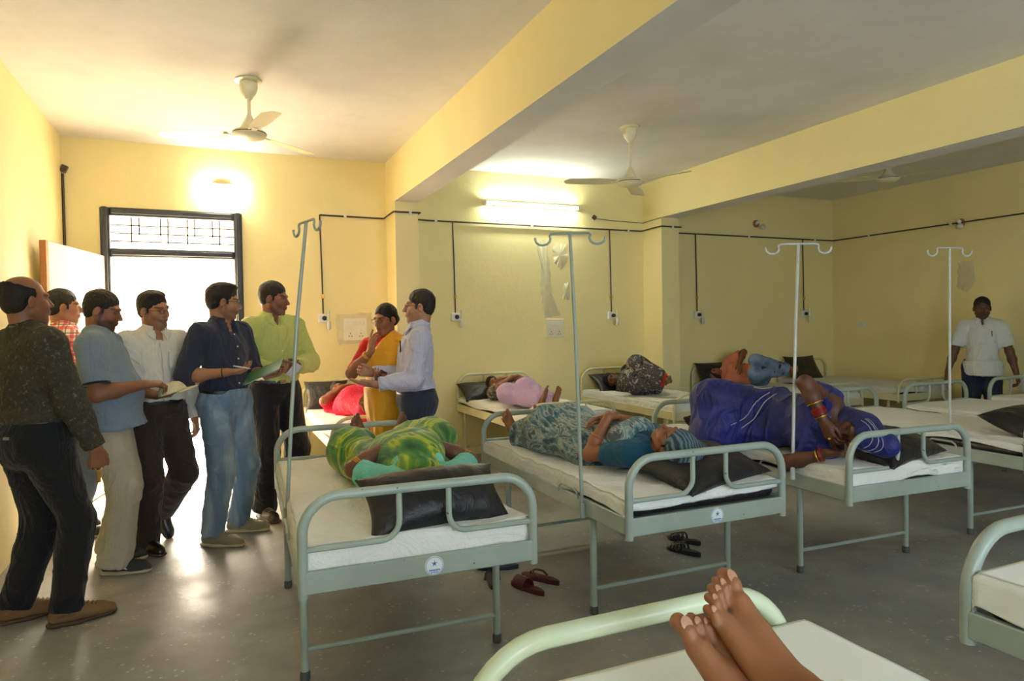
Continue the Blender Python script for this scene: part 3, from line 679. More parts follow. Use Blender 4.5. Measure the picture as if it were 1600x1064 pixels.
slipper(1.635, 3.36, -.12, .25, M_mr, 'flip', 'plain maroon slipper, the farther of the maroon pair', -1, .26)
slipper(2.755, 3.54, -.10, .21, M_bk, 'lattice', 'black strappy slipper under the teal patient bed, the farther of the black pair', 1, .24)
slipper(2.63, 3.375, -.07, .22, M_bk, 'lattice', 'black strappy slipper under the teal patient bed, the nearer of the black pair', -1, .24)

# ------------------------------------------------------------------ smooth implicit surfaces for people and cloth
V3 = lambda *a: np.array(a, float)
def nrm(v): v = np.asarray(v, float); return v / (np.linalg.norm(v) + 1e-12)
def RZ(a): a = rad(a); return np.array([[cos(a), -sin(a), 0], [sin(a), cos(a), 0], [0, 0, 1.]])
def RX(a): a = rad(a); return np.array([[1, 0, 0], [0, cos(a), -sin(a)], [0, sin(a), cos(a)]])
def RY(a): a = rad(a); return np.array([[cos(a), 0, sin(a)], [0, 1, 0], [-sin(a), 0, cos(a)]])
def ypr(y=0, p=0, r=0): return RZ(y) @ RX(-p) @ RY(r)

def cap(a, b, ra, rb, k=.02, flat=None, op='+'): return dict(t='cap', a=V3(*a), b=V3(*b), ra=ra, rb=rb, k=k, flat=flat, op=op)
def cone(a, b, ra, rb, k=.005, flat=None, op='+'): return dict(t='cone', a=V3(*a), b=V3(*b), ra=ra, rb=rb, k=k, flat=flat, op=op)
def ell(c, r, R=None, k=.02, op='+'): return dict(t='ell', c=V3(*c), r=V3(*r) if not np.isscalar(r) else V3(r, r, r), R=R, k=k, op=op)
def box(c, h, R=None, rd=.004, k=.005, op='+'): return dict(t='box', c=V3(*c), h=V3(*h), R=R, rd=rd, k=k, op=op)
def cut(c, n, k=.004): return dict(t='pl', c=V3(*c), n=nrm(n), k=k, op='cut')

def d_prim(p, P):
    t = p['t']
    if t in ('cap', 'cone'):
        a, b = p['a'], p['b']; ab = b - a; L2 = ab @ ab + 1e-12; q = P - a; s = 1.0
        if p['flat'] is not None:
            n, ratio = p['flat']; n = nrm(n); n = nrm(n - ab * (n @ ab) / L2); q = q + (q @ n)[:, None] * n * (1 / ratio - 1); s = .5 + .5 * min(1, ratio)
        h = (q @ ab) / L2; hc = np.clip(h, 0, 1)
        if t == 'cap':
            d = q - hc[:, None] * ab; return (np.sqrt((d * d).sum(1)) - (p['ra'] + (p['rb'] - p['ra']) * hc)) * s
        rad_ = q - h[:, None] * ab; rr = np.sqrt((rad_ * rad_).sum(1)) - (p['ra'] + (p['rb'] - p['ra']) * hc)
        L = math.sqrt(L2); ax = np.maximum(-h, h - 1) * L
        return (np.minimum(np.maximum(rr, ax), 0) + np.sqrt(np.maximum(rr, 0) ** 2 + np.maximum(ax, 0) ** 2)) * s
    if t == 'pl': return (P - p['c']) @ p['n']
    q = P - p['c']
    if p['R'] is not None: q = q @ p['R']
    if t == 'ell':
        k0 = np.sqrt(((q / p['r']) ** 2).sum(1)); k1 = np.sqrt(((q / p['r'] ** 2) ** 2).sum(1)) + 1e-9; return k0 * (k0 - 1) / k1
    a = np.abs(q) - (p['h'] - p['rd']); return np.sqrt((np.maximum(a, 0) ** 2).sum(1)) + np.minimum(a.max(1), 0) - p['rd']

def smin(a, b, k):
    if k <= 0: return np.minimum(a, b)
    h = np.maximum(k - np.abs(a - b), 0) / k; return np.minimum(a, b) - h * h * k * .25
def fold(D, p, d):
    if p['op'] == '+': return smin(D, d, p['k'])
    if p['op'] == '-': return -smin(-D, d, p['k'])
    return -smin(-D, -d, p['k'])
def sdf(prims, P, disp=None):
    P = np.atleast_2d(P); D = np.full(len(P), 9.0)
    for p in prims: D = fold(D, p, d_prim(p, P))
    return D + (disp(P) if disp else 0)
def bounds(prims):
    lo = V3(9, 9, 9); hi = -lo
    for p in prims:
        if p['op'] != '+': continue
        if p['t'] in ('cap', 'cone'):
            r = max(p['ra'], p['rb']) * (max(1, p['flat'][1]) if p['flat'] else 1)
            for e in (p['a'], p['b']): lo = np.minimum(lo, e - r); hi = np.maximum(hi, e + r)
        else:
            r = np.linalg.norm(p['r'] if p['t'] == 'ell' else p['h']) if p['R'] is not None else (p['r'] if p['t'] == 'ell' else p['h'])
            lo = np.minimum(lo, p['c'] - r); hi = np.maximum(hi, p['c'] + r)
    return lo, hi

def mesh_sdf(prims, res, region=None, disp=None, amp=0.0):
    lo, hi = bounds(prims); lo = lo - 3 * res - amp; hi = hi + 3 * res + amp
    if region is not None: lo = np.maximum(lo, region[0]); hi = np.minimum(hi, region[1])
    if (hi - lo).min() <= 0: return np.zeros((0, 3)), np.zeros((0, 4), int)
    N = 8; nb = np.ceil((hi - lo) / res / N).astype(int); nb = np.maximum(nb, 1)
    I = np.stack(np.meshgrid(*[np.arange(n) for n in nb], indexing='ij'), -1).reshape(-1, 3)
    C = lo + (I * N + (N - 1) / 2) * res; hd = res * N * .5 * 1.7321
    DA = np.stack([d_prim(p, C) for p in prims]); D = np.full(len(C), 9.0); mn = np.full(len(C), 9.0)
    for p, d in zip(prims, DA):
        D = fold(D, p, d)
        if p['op'] == '+': mn = np.minimum(mn, d)
    keep = np.abs(D) < hd * 1.5 + .01 + amp
    G = np.repeat(np.repeat(np.repeat(D.reshape(nb).astype(np.float32), N, 0), N, 1), N, 2)
    K = np.nonzero(keep)[0]
    off = np.stack(np.meshgrid(np.arange(N), np.arange(N), np.arange(N), indexing='ij'), -1).reshape(-1, 3)
    P = (lo + (I[K] * N)[:, None, :] * res + off[None] * res); F = np.full((len(K), N ** 3), 9.0)
    for p, d in zip(prims, DA[:, K]):
        if p['op'] == '+': act = d < mn[K] + 2 * hd + p['k'] + .01
        elif p['op'] == '-': act = d < hd * 1.3 + p['k'] + .01
        else: act = d > -(hd * 1.3 + p['k'] + .01)
        a = np.nonzero(act)[0]
        if len(a) == 0: continue
        F[a] = fold(F[a], p, d_prim(p, P[a].reshape(-1, 3)).reshape(len(a), -1))
    if disp: F += disp(P.reshape(-1, 3)).reshape(F.shape)
    g = (I[K] * N)[:, None, :] + off[None]; G[g[..., 0], g[..., 1], g[..., 2]] = F
    return nets(G, lo, res)

def nets(G, lo, res):
    s = G < 0; nx, ny, nz = G.shape; c = np.zeros((nx - 1, ny - 1, nz - 1), np.uint8)
    offs = [(i, j, k) for i in (0, 1) for j in (0, 1) for k in (0, 1)]
    for i, j, k in offs: c += s[i:nx - 1 + i, j:ny - 1 + j, k:nz - 1 + k]
    A = np.stack(np.nonzero((c > 0) & (c < 8)), -1)
    if len(A) == 0: return np.zeros((0, 3)), np.zeros((0, 4), int)
    vid = np.full(c.shape, -1, np.int64); vid[A[:, 0], A[:, 1], A[:, 2]] = np.arange(len(A))
    val = {o: G[A[:, 0] + o[0], A[:, 1] + o[1], A[:, 2] + o[2]].astype(float) for o in offs}
    S = np.zeros((len(A), 3)); W = np.zeros(len(A))
    for o in offs:
        for ax in range(3):
            if o[ax]: continue
            o2 = list(o); o2[ax] = 1; a, b = val[o], val[tuple(o2)]; m = (a < 0) != (b < 0); t = np.where(m, a / (a - b + 1e-20), 0)
            for q in range(3): S[:, q] += m * (o[q] + (t if q == ax else 0))
            W += m
    V = lo + (A + S / W[:, None]) * res; FS = []
    for ax in range(3):
        u, w_ = [(1, 2), (2, 0), (0, 1)][ax]
        sl0 = [slice(None)] * 3; sl1 = [slice(None)] * 3; sl0[ax] = slice(0, -1); sl1[ax] = slice(1, None)
        ch = s[tuple(sl0)] != s[tuple(sl1)]; E = np.stack(np.nonzero(ch), -1)
        dims = c.shape; ok = (E[:, u] > 0) & (E[:, w_] > 0) & (E[:, u] < dims[u]) & (E[:, w_] < dims[w_]); E = E[ok]
        def cell(du, dw): q = E.copy(); q[:, u] -= du; q[:, w_] -= dw; return vid[q[:, 0], q[:, 1], q[:, 2]]
        quad = np.stack([cell(1, 1), cell(0, 1), cell(0, 0), cell(1, 0)], -1)
        ins = s[E[:, 0], E[:, 1], E[:, 2]]; quad[~ins] = quad[~ins][:, ::-1]; FS.append(quad[(quad >= 0).all(1)])
    return V, np.vstack(FS)

def multi(prims, res, boxes, disp=None, amp=0):
    """one body surface: coarse overall, finer inside the boxes [(lo, hi, res)]"""
    V, F = mesh_sdf(prims, res, None, disp, amp); VS, FS_ = [V], [F]
    if boxes and len(F):
        c = V[F].mean(1); keep = np.ones(len(F), bool)
        for lo, hi, r in boxes: keep &= ~((c > lo + res).all(1) & (c < hi - res).all(1))
        FS_ = [F[keep]]; n = len(V)
        for lo, hi, r in boxes:
            v, f = mesh_sdf(prims, r, (lo, hi), disp, amp)
            if len(v): VS.append(v); FS_.append(f + n); n += len(v)
    V, F = np.vstack(VS), np.vstack(FS_); used = np.zeros(len(V), bool); used[F.ravel()] = True
    re = np.cumsum(used) - 1; return V[used], re[F]

def surf(prims, o, d, far=.5):
    """walk from far outside towards o along -d and stop on the surface"""
    o = np.asarray(o, float); d = nrm(d); ts = np.linspace(far, 0, 120); D = sdf(prims, o + ts[:, None] * d)
    i = np.argmax(D < 0); return o + ts[i] * d if (D < 0).any() else o

def wrinkle(seed, amp, scale=9, stretch=(1, 1, .45)):
    f = hnoise(seed); g = hnoise(seed + 50); st = np.array(stretch)
    def w(P):
        a = f(P * st, scale / 6); b = f(P * st + 5, scale / 3); c = g(P * V3(1, 1, 1.6) + .12 * a[:, None], scale / 2.2)
        return amp * (a * .7 + b * .35 + .5 * np.clip(1 - 3.2 * np.abs(c), -.2, 1) * -1)
    return w

# ------------------------------------------------------------------ cloth, skin and hair materials
def skin_mat():
    t = NT('skin'); a = t.n('ShaderNodeVertexColor', layer_name='tone'); co = t.coord('Object')
    b = t.mix(t.math('MULTIPLY', t.noise(34, 3, co), .22), a.outputs[0], (.12, .05, .03)); t.base(b)
    t.set(Roughness=.5, Specular_IOR_Level=.4, Subsurface_Weight=.06, Subsurface_Scale=.01); t.b.inputs['Subsurface Radius'].default_value = (1, .35, .2)
    t.bump(t.noise(120, 3, co), .12, .004); return t.m
M_skin = skin_mat()
def hair_mat(name, col):
    t = NT(name); co = t.coord('Object', (1, 1, .25)); n = t.noise(90, 4, co); c = lin(col)
    t.base(t.ramp(n, [(.3, tuple(v * .6 for v in c)), (.7, tuple(v * 1.5 for v in c))])); t.set(Roughness=.6, Specular_IOR_Level=.3); t.bump(n, .9, .010); return t.m
M_hair = hair_mat('black_hair', (22, 19, 18)); M_hairb = hair_mat('dark_brown_hair', (40, 31, 26))
def cloth(name, col, bump=.35, scale=7, rough=.85, var=.08, sheen=.1, weave=True):
    if name in _mc: return _mc[name]
    t = NT(name); co = t.coord('Object'); c = lin(col)
    t.base(t.ramp(t.noise(3, 4, co), [(.3, tuple(v * (1 - var) for v in c)), (.7, tuple(min(1, v * (1 + var)) for v in c))]))
    t.set(Roughness=rough, Specular_IOR_Level=.2, Sheen_Weight=sheen)
    t.bump(t.noise(scale, 5, t.coord('Object', (1, 1, .5)), .55, 2.0), bump * 2.2, .04); _mc[name] = t.m; return t.m
def blotch(name, cols, scale=14, stretch=(1, 1, 1), bump=.3, dist=1.5, detail=3, interp='CONSTANT', rough=.85):
    t = NT(name); co = t.coord('Object', stretch); f = t.noise(scale, detail, co, .6, dist)
    t.base(t.ramp(f, [(p, lin(c)) for p, c in cols], interp)); t.set(Roughness=rough, Specular_IOR_Level=.25)
    t.bump(t.noise(7, 5, t.coord('Object'), .55, 2.0), bump, .03); return t.m
def plaid():
    t = NT('red_check_cotton'); co = t.coord('Object'); base = lin((240, 226, 214)); sx = t.n('ShaderNodeSeparateXYZ'); t.l(co, sx.inputs[0]); cur = base
    for ch, w_, col, off in ((0, .02, (190, 40, 38), 0), (2, .02, (190, 40, 38), 0), (0, .008, (50, 40, 60), .5), (2, .008, (50, 40, 60), .5), (1, .016, (190, 40, 38), .3)):
        m = t.math('FRACT', t.math('ADD', t.math('DIVIDE', sx.outputs[ch], .06), off + 50)); msk = t.math('LESS_THAN', m, w_ / .06); cur = t.mix(t.math('MULTIPLY', msk, .7), cur, lin(col))
    t.base(cur); t.set(Roughness=.85); return t.m

# ------------------------------------------------------------------ the person builder (local frame: +X the person's right, +Y forward, +Z up; sizes for 1.70 m)
def ik(a, t, l1, l2, pole):
    a, t, pole = np.asarray(a, float), np.asarray(t, float), np.asarray(pole, float); d = t - a; L = np.linalg.norm(d); mx = (l1 + l2) * .999
    if L > mx: t = a + d / L * mx; L = mx
    u = (t - a) / L; x = (l1 * l1 - l2 * l2 + L * L) / (2 * L); h = math.sqrt(max(0, l1 * l1 - x * x)); p = pole - u * (pole @ u); p = nrm(p)
    return a + u * x + p * h, t

def hand_prims(w, d, n, side, curl=.4, spread=1.0, thumb=.4, curls=None, s=1.0):
    """wrist w, finger direction d, palm normal n, side +1 right hand / -1 left hand; curl in 0..1"""
    d = nrm(d); n = nrm(n - d * (n @ d)); th = side * np.cross(d, n); P = []
    kn = []
    for off, dist, segs, r in ((.027, .086, (.041, .025, .020), .0086), (.009, .090, (.045, .029, .021), .0088), (-.009, .086, (.041, .026, .020), .0084), (-.026, .078, (.032, .020, .018), .0076)):
        b = w + d * dist * s + th * off * s; kn.append(b); i = len(kn) - 1
        P.append(cap(w + th * off * .55 * s + d * .008, b, .0165 * s, .0115 * s, .014))
        c = curls[i] if curls else curl; ang = 0; cur = b; dd = nrm(d + th * off * 3.2 * spread)
        for q, (L, a) in enumerate(zip(segs, (70, 85, 50))):
            ang += a * c; v = nrm(dd * cos(rad(ang)) + n * sin(rad(ang))); nx = cur + v * L * s; P.append(cap(cur, nx, (r - q * .0006) * s, (r - .0007 - q * .0006) * s, .004 if q else .007)); cur = nx
    b = w + d * .02 * s + th * .018 * s + n * .004; v1 = nrm(d * .75 + th * (.75 - .3 * thumb) + n * .55 * thumb); m = b + v1 * .042 * s
    P.append(cap(w + d * .012 + n * .006, b + v1 * .02, .017 * s, .0155 * s, .014)); P.append(cap(b, m, .0145 * s, .0115 * s, .010))
    v2 = nrm(d * .9 + th * (.45 - .75 * thumb) + n * .45 * thumb); m2 = m + v2 * .031 * s; P.append(cap(m, m2, .0108 * s, .0098 * s, .005)); P.append(cap(m2, m2 + nrm(v2 - th * .25 * thumb) * .022 * s, .0096 * s, .0078 * s, .004))
    return P

def foot_prims(a, toe, up, side, s=1.0, curl=0):
    """bare foot: ankle a, toe direction, up (shin side), side +1 right"""
    toe = nrm(toe); up = nrm(up - toe * (up @ toe)); lat = side * np.cross(toe, up); A = lambda f, l, u: a + (toe * f + lat * l + up * u) * s
    P = [cap(A(-.035, 0, -.045), A(-.005, 0, -.035), .029 * s, .031 * s, .02), cap(A(-.0, 0, -.01), A(.09, -.012, -.045), .035 * s, .022 * s, .03), cap(A(.0, .01, -.03), A(.13, .022, -.062), .027 * s, .016 * s, .02),
         cap(A(-.0, -.012, -.03), A(.145, -.022, -.056), .028 * s, .02 * s, .02), ell(A(0, .036, -.005), (.012 * s,) * 3, k=.01), ell(A(0, -.036, .003), (.012 * s,) * 3, k=.01)]
    for l, f, L, r in ((-.026, .152, .042, .0135), (-.004, .155, .034, .0088), (.011, .150, .030, .0083), (.0245, .142, .026, .008), (.037, .130, .022, .0078)):
        P.append(cap(A(f, l, -.060), A(f + L * .55, l * 1.04, -.058 + .004), r * s, r * .95 * s, .006)); P.append(cap(A(f + L * .55, l * 1.04, -.054), A(f + L, l * 1.06, -.063), r * .95 * s, r * .98 * s, .003))
    return P

def head_prims(c, R, fem=False, eyes_open=True, chub=0.0):
    A = lambda *p: c + R @ V3(*p); w = 1 + chub
    P = [ell(A(0, -.016, .036), (.0745, .092, .084), R, .03), ell(A(0, .022, -.030), (.0605 * w, .068, .082), R, .03), ell(A(0, .060, -.096 - .004 * (not fem)), (.026, .022, .02), R, .03),
         cap(A(-.052 * w, .0, -.055), A(-.02, .055, -.098), .02, .018, .025), cap(A(.052 * w, .0, -.055), A(.02, .055, -.098), .02, .018, .025),
         cap(A(-.034, .076, .022), A(.034, .076, .022), .012, .012, .016), ell(A(-.036, .058, -.030), (.024, .022, .022), R, .02), ell(A(.036, .058, -.030), (.024, .022, .022), R, .02),
         ell(A(-.031, .096, .002), (.018, .0165, .0105), R, .014, '-'), ell(A(.031, .096, .002), (.018, .0165, .0105), R, .014, '-'),
         cap(A(0, .084, .012), A(0, .106, -.026), .0075, .0105, .010), ell(A(0, .106, -.031), (.011, .011, .009), R, .008), ell(A(-.013, .093, -.035), (.0075, .009, .0065), R, .006), ell(A(.013, .093, -.035), (.0075, .009, .0065), R, .006),
         ell(A(0, .080, -.060), (.030, .014, .017), R, .014), ell(A(0, .0925, -.0575), (.021, .0065, .0048), R, .004), ell(A(0, .0905, -.0685), (.018, .0072, .0058), R, .004), ell(A(0, .098, -.0628), (.024, .008, .0014), R, .003, '-')]
    for s in (-1, 1):
        P.append(ell(A(s * .079 * (1 + chub * .5), -.008, -.008), (.0085, .019, .031), R @ RZ(s * 22) @ RX(-12), .008)); P.append(ell(A(s * .089 * (1 + chub * .5), -.002, -.006), (.006, .011, .019), R @ RZ(s * 22) @ RX(-12), .005, '-'))
        if eyes_open:
            P.append(cap(A(s * .021, .0725, .0085), A(s * .041, .0695, .0080), .0052, .005, .005)); P.append(cap(A(s * .021, .071, -.0075), A(s * .041, .068, -.0072), .0045, .0045, .005))
        else: P.append(ell(A(s * .031, .0655, .0), (.0155, .0135, .0115), R, .005))
    return P

PEOPLE = []
HIP, KNEE_L, SHIN_L, UA, FA = .088, .43, .42, .29, .255
class Person:
    def __init__(s, M, S, label, pose, cat='person', fem=False, belly=0.0, build=1.0, tone=(150, 102, 74), eyes=True, group=None, chub=0.0, res=.0065, hres=.0032):
        s.M = M; s.k = S / 1.70; s.fem = fem; s.tone = lin(tone); s.belly = belly; s.build = build; s.res = res; s.hres = hres; p = pose; s.eyes = eyes; s.chub = chub
        s.root = empty('person', (M @ Vector((0, 0, 0))) if False else M.translation, label=label, cat=cat, group=group)
        g = lambda k, d: p.get(k, d)
        s.Rp = ypr(*g('pelvis', (0, 0, 0))); s.Pp = V3(*g('pp', (0, 0, .93))); s.Rc = ypr(*g('chest', (0, 0, 0))); s.Rh = ypr(*g('head', (0, 0, 0)))
        mid = nrm(s.Rp[:, 2] + s.Rc[:, 2]); s.Pc = s.Pp + s.Rp[:, 2] * .12 + mid * .10 + s.Rc[:, 2] * .11
        s.Pn = s.Pc + s.Rc @ V3(0, -.02, .185); nm = nrm(s.Rc[:, 2] + s.Rh[:, 2] * 1.0 + g('neck', np.zeros(3))); s.Ph = s.Pn + nm * .075 + s.Rh @ V3(0, .012, .072)
        bw = .172 * build if not fem else .155 * build
        s.sh = {}; s.el = {}; s.wr = {}; s.hip = {}; s.kn = {}; s.an = {}
        shrug = {1: V3(*g('shr', (0, 0, 0))), -1: V3(*g('shl', (0, 0, 0)))}
        for sd, n in ((1, 'r'), (-1, 'l')):
            s.sh[sd] = s.Pc + s.Rc @ (V3(sd * bw, -.012, .118) + shrug[sd])
            t = V3(*g('h' + n, (sd * .27, .03, .80))); pole = V3(*g('e' + n, (sd * .5, -1, -.1)))
            s.el[sd], s.wr[sd] = ik(s.sh[sd], t, UA, FA, pole)
            s.hip[sd] = s.Pp + s.Rp @ V3(sd * HIP, 0, -.02)
            t = V3(*g('a' + n, (sd * .10, 0, .085))); pole = V3(*g('k' + n, (sd * .12, 1, 0)))
            s.kn[sd], s.an[sd] = ik(s.hip[sd], t, KNEE_L, SHIN_L, pole)
        s.hd = {sd: p.get('d' + n, nrm(s.wr[sd] - s.el[sd])) for sd, n in ((1, 'r'), (-1, 'l'))}
        s.hn = {sd: V3(*p.get('n' + n, (-sd, 0, 0))) for sd, n in ((1, 'r'), (-1, 'l'))}
        s.hc = {1: g('cr', .35), -1: g('cl', .35)}; s.ht = {1: g('tr', .4), -1: g('tl', .4)}
        s.toe = {1: V3(*g('tor', (.25, 1, 0))), -1: V3(*g('tol', (-.25, 1, 0)))}
        s.footup = {1: g('fur', None), -1: g('ful', None)}
        PEOPLE.append(s)
    # -- shapes shared by body and clothes
    def torso(s, inf=0.0, k=.07, low=True):
        Rp, Rc, Pp, Pc = s.Rp, s.Rc, s.Pp, s.Pc; b = s.belly; w = s.build; mid = (Pp + Pc) / 2; Rm = (Rp + Rc) / 2
        f = s.fem
        P = [ell(Pp + Rp @ V3(0, -.012, -.01), ((.168 if f else .158) * w + inf, .118 * w + b * .2 + inf, .125 + inf), Rp, k),
             ell(mid + Rm @ V3(0, .008 + b * .45, -.01 - b * .1), ((.138 if not f else .128) * w + b * .35 + inf, .100 * w + b * .55 + inf, .16 + inf), Rm, k),
             ell(Pc + Rc @ V3(0, .004, .0), ((.158 if not f else .138) * w + inf, .112 * w + inf, .165 + inf), Rc, k),
             cap(s.sh[-1] + Rc @ V3(.02, 0, .0), s.sh[1] + Rc @ V3(-.02, 0, .0), .058 * w + inf, .058 * w + inf, k * .8),
             cap(s.sh[-1] + Rc @ V3(.05, -.005, .01), s.Pn + Rc @ V3(.02, 0, .0), .042 + inf, .045 + inf, k * .7), cap(s.sh[1] + Rc @ V3(-.05, -.005, .01), s.Pn + Rc @ V3(-.02, 0, .0), .042 + inf, .045 + inf, k * .7)]
        if f:
            for sd in (-1, 1): P.append(ell(Pc + Rc @ V3(sd * .068, .085, .01), (.062 + inf, .055 + inf, .062 + inf), Rc, .04))
        else: P.append(ell(Pp + Rp @ V3(0, -.06, -.03), (.13 * w + inf, .075 + inf, .10 + inf), Rp, .05))
        return P
    def arm(s, sd, inf=0, upto=1.0, frm=0.0, k=.03):
        sh, el, wr = s.sh[sd], s.el[sd], s.wr[sd]; w = s.build ** .5
        return [cap(sh, el, .052 * w + inf, .041 * w + inf, k), cap(el, el + (wr - el) * .35, .040 * w + inf, .041 * w + inf, k), cap(el + (wr - el) * .35, wr, .041 * w + inf, .027 + inf, k)]
    def leg(s, sd, inf=0, k=.05):
        h, kn, an = s.hip[sd], s.kn[sd], s.an[sd]; w = s.build
        return [cap(h, kn, .086 * w + inf, .058 * w + inf, k), cap(kn, kn + (an - kn) * .35, .054 * w + inf, .056 * w + inf, k), cap(kn + (an - kn) * .35, an, .056 * w + inf, .037 + inf, k)]
    def body(s, feet=False, hide=(), disp=None):
        P = s.torso(-.008) + s.leg(1, -.006) + s.leg(-1, -.006) + s.arm(1) + s.arm(-1)
        nk = s.Ph + s.Rh @ V3(0, -.03, -.055); P.append(cap(s.Pn - s.Rc[:, 2] * .02, nk, .060 * (1 if not s.fem else .88), .056 * (1 if not s.fem else .86), .03))
        P += head_prims(s.Ph, s.Rh, s.fem, s.eyes, s.chub); boxes = []; m = .155; boxes.append((s.Ph - m, s.Ph + m, s.hres))
        for sd in (1, -1):
            if sd in hide: continue
            c = s.hc[sd]; P += hand_prims(s.wr[sd], s.hd[sd], s.hn[sd], sd, c if np.isscalar(c) else .4, thumb=s.ht[sd], curls=None if np.isscalar(c) else c)
            q = s.wr[sd] + nrm(s.hd[sd]) * .075; boxes.append((q - .125, q + .125, .0034))
        P2 = []; b2 = []
        if feet:
            if s.sep: kn_, an_ = s.kn[-1], s.an[-1]; P = [q for q in P if not (q['t'] == 'cap' and np.allclose(q['b'], an_))]; P2 = s.leg(-1, -.006)[2:]
            for sd in (1, -1):
                u = s.footup[sd] if s.footup[sd] is not None else s.kn[sd] - s.an[sd]
                (P2 if s.sep and sd == -1 else P).extend(foot_prims(s.an[sd], s.toe[sd], np.asarray(u, float), sd, s.fs)); q = s.an[sd] + nrm(s.toe[sd]) * .07; (b2 if s.sep and sd == -1 else boxes).append((q - .15, q + .15, .0038))
        # overlapping fine boxes: keep the first only where they meet
        bx = []
        for b in boxes:
            j = [i for i, o in enumerate(bx) if (np.minimum(b[1], o[1]) - np.maximum(b[0], o[0])).min() > .0]
            while j:
                o = bx.pop(j[0]); b = (np.minimum(b[0], o[0]), np.maximum(b[1], o[1]), max(b[2], o[2]))
                j = [i for i, o in enumerate(bx) if (np.minimum(b[1], o[1]) - np.maximum(b[0], o[0])).min() > .0]
            bx.append(b)
        s.bodyP = P + P2; V, F = multi(P, s.res, bx, disp)
        if P2: v2, f2 = multi(P2, s.res, [(l, h, .0032) for l, h, r in b2]); F = np.vstack([F, f2 + len(V)]); V = np.vstack([V, v2])
        ob = s.add('body', V, F, M_skin)
        # tone: lips, brows, beard shade as pigment of the skin itself
        q = (V - s.Ph) @ s.Rh; base = np.array(s.tone); col = np.tile(base, (len(V), 1))
        def blend(mask, c): 
            nonlocal col; col = col * (1 - mask[:, None]) + np.array(c) * mask[:, None]
        g = lambda c, r: np.exp(-(((q - V3(*c)) / V3(*r)) ** 2).sum(1))
        blend(np.clip(g((0, .098, -.063), (.021, .02, .0085)) * 1.2, 0, 1) * .75, base * V3(.80, .45, .45))
        for sd in (-1, 1):
            fr = (q[:, 1] > .05); bz = .0245 - .12 * np.abs(np.abs(q[:, 0]) - .034) * 1.0
            br = fr * (np.abs(q[:, 0] - sd * .034) < .020) * np.exp(-((q[:, 2] - bz) / .0042) ** 2); blend(np.clip(br * 1.2, 0, 1) * .8, (.016, .011, .009))
            blend(np.clip(g((sd * .031, .08, .0), (.017, .03, .0075)), 0, 1) * .55, base * .35)
            if not s.eyes: blend(np.clip(g((sd * .031, .08, -.005), (.015, .03, .0022)) * 1.3, 0, 1) * .8, (.02, .012, .01))
        blend(np.clip(g((0, .100, -.0628), (.022, .02, .0016)) * 1.2, 0, 1) * .7, base * .25)
        s.tonefn = (q, blend)
        if s.beard:
            low = np.clip((-.040 - q[:, 2]) / .018, 0, 1) * np.clip((q[:, 2] + .125) / .02, 0, 1) * np.clip((q[:, 1] + .005) / .02, 0, 1) * (np.abs(q[:, 0]) < .09)
            lip = g((0, .098, -.063), (.02, .03, .009)); must = g((0, .095, -.047), (.026, .03, .006)); side = np.clip((q[:, 1] - .0) / .01, 0, 1) * np.clip((.028 - q[:, 1]) / .01, 0, 1) * np.clip((.0 - q[:, 2]) / .02, 0, 1) * np.clip((q[:, 2] + .12) / .02, 0, 1) * (np.abs(q[:, 0]) > .05) * (np.abs(q[:, 0]) < .078)
            blend(np.clip(np.maximum(np.maximum(low * (1 - lip), must), side), 0, 1) * s.beard, (.018, .013, .011))
        elif s.must: blend(np.clip(g((0, .095, -.047), (.026, .03, .0065)) * 1.3, 0, 1) * s.must, (.014, .011, .01))
        at = ob.data.color_attributes.new('tone', 'FLOAT_COLOR', 'POINT'); at.data.foreach_set('color', np.hstack([np.clip(col, 0, 1), np.ones((len(V), 1))]).astype(np.float32).ravel())
        if s.eyes:
            for sd in (-1, 1):
                mb = MB(); c = s.Ph + s.Rh @ V3(sd * .031, .0635, .0); R3 = Matrix(s.Rh.tolist()) @ Matrix.Rotation(rad(-90), 3, 'X')
                mb.lathe([(0, .0125), (.0028, .0122), (.0029, .01215), (.0055, .0112), (.0057, .0111), (.0095, .0081), (.0122, .0027), (.0125, 0), (.011, -.006), (0, -.0125)], c, R3, 18)
                mb.m = [2 if i < 36 else (1 if i < 72 else 0) for i in range(len(mb.f))]; s.addmb('eye', mb, [M_eyew, M_iris, M_pupil])
        return ob
    beard = 0; must = 0; nape = False; slv = .80; fs = 1.0; sep = False
    def W(s, V): V = np.asarray(V) * s.k; M = np.array(s.M)[:3]; return V @ M[:, :3].T + M[:, 3] - np.array(s.root.location)
    def wp(s, v): return Vector(s.W(np.atleast_2d(v))[0]) + s.root.location
    def add(s, name, V, F, mat, parent=None): return mesh_obj(name, s.W(V), F, mat, parent or s.root)
    def addmb(s, name, mb, mat, parent=None, angle=40):
        mb.v = [tuple(x) for x in s.W(np.array([tuple(v) for v in mb.v]))]; return mb.build(name, mat, parent or s.root, True, angle)
    def cl(s, name, prims, mat, res=None, disp=None, amp=.006, parent=None):
        V, F = mesh_sdf(prims, res or s.res, None, disp, amp); return s.add(name, V, F, mat, parent)
    def hair(s, style='short', mat=None):
        c, R = s.Ph, s.Rh; A = lambda *p: c + R @ V3(*p); w = 1 + s.chub * .3
        P = [ell(A(0, -.020, .043), (.0815 * w, .099, .0885), R, .02)]
        if style in ('short', 'side', 'bald'): P.append(ell(A(0, -.052, -.015), (.064 * w, .055, .055), R, .03))
        if style == 'side': P += [ell(A(.012, .03, .103), (.055, .052, .026), R, .03)]
        P += [ell(A(0, .105, -.028), (.090, .082, .088), R, .008, '-'), ell(A(0, .02, -.105), (.1, .085, .075), R, .008, '-')]
        for sd in (-1, 1): P.append(ell(A(sd * .086, .006, -.018), (.02, .022, .036), R, .006, '-')); 
        P.append(cut(A(0, 0, -.068), -R[:, 2]))
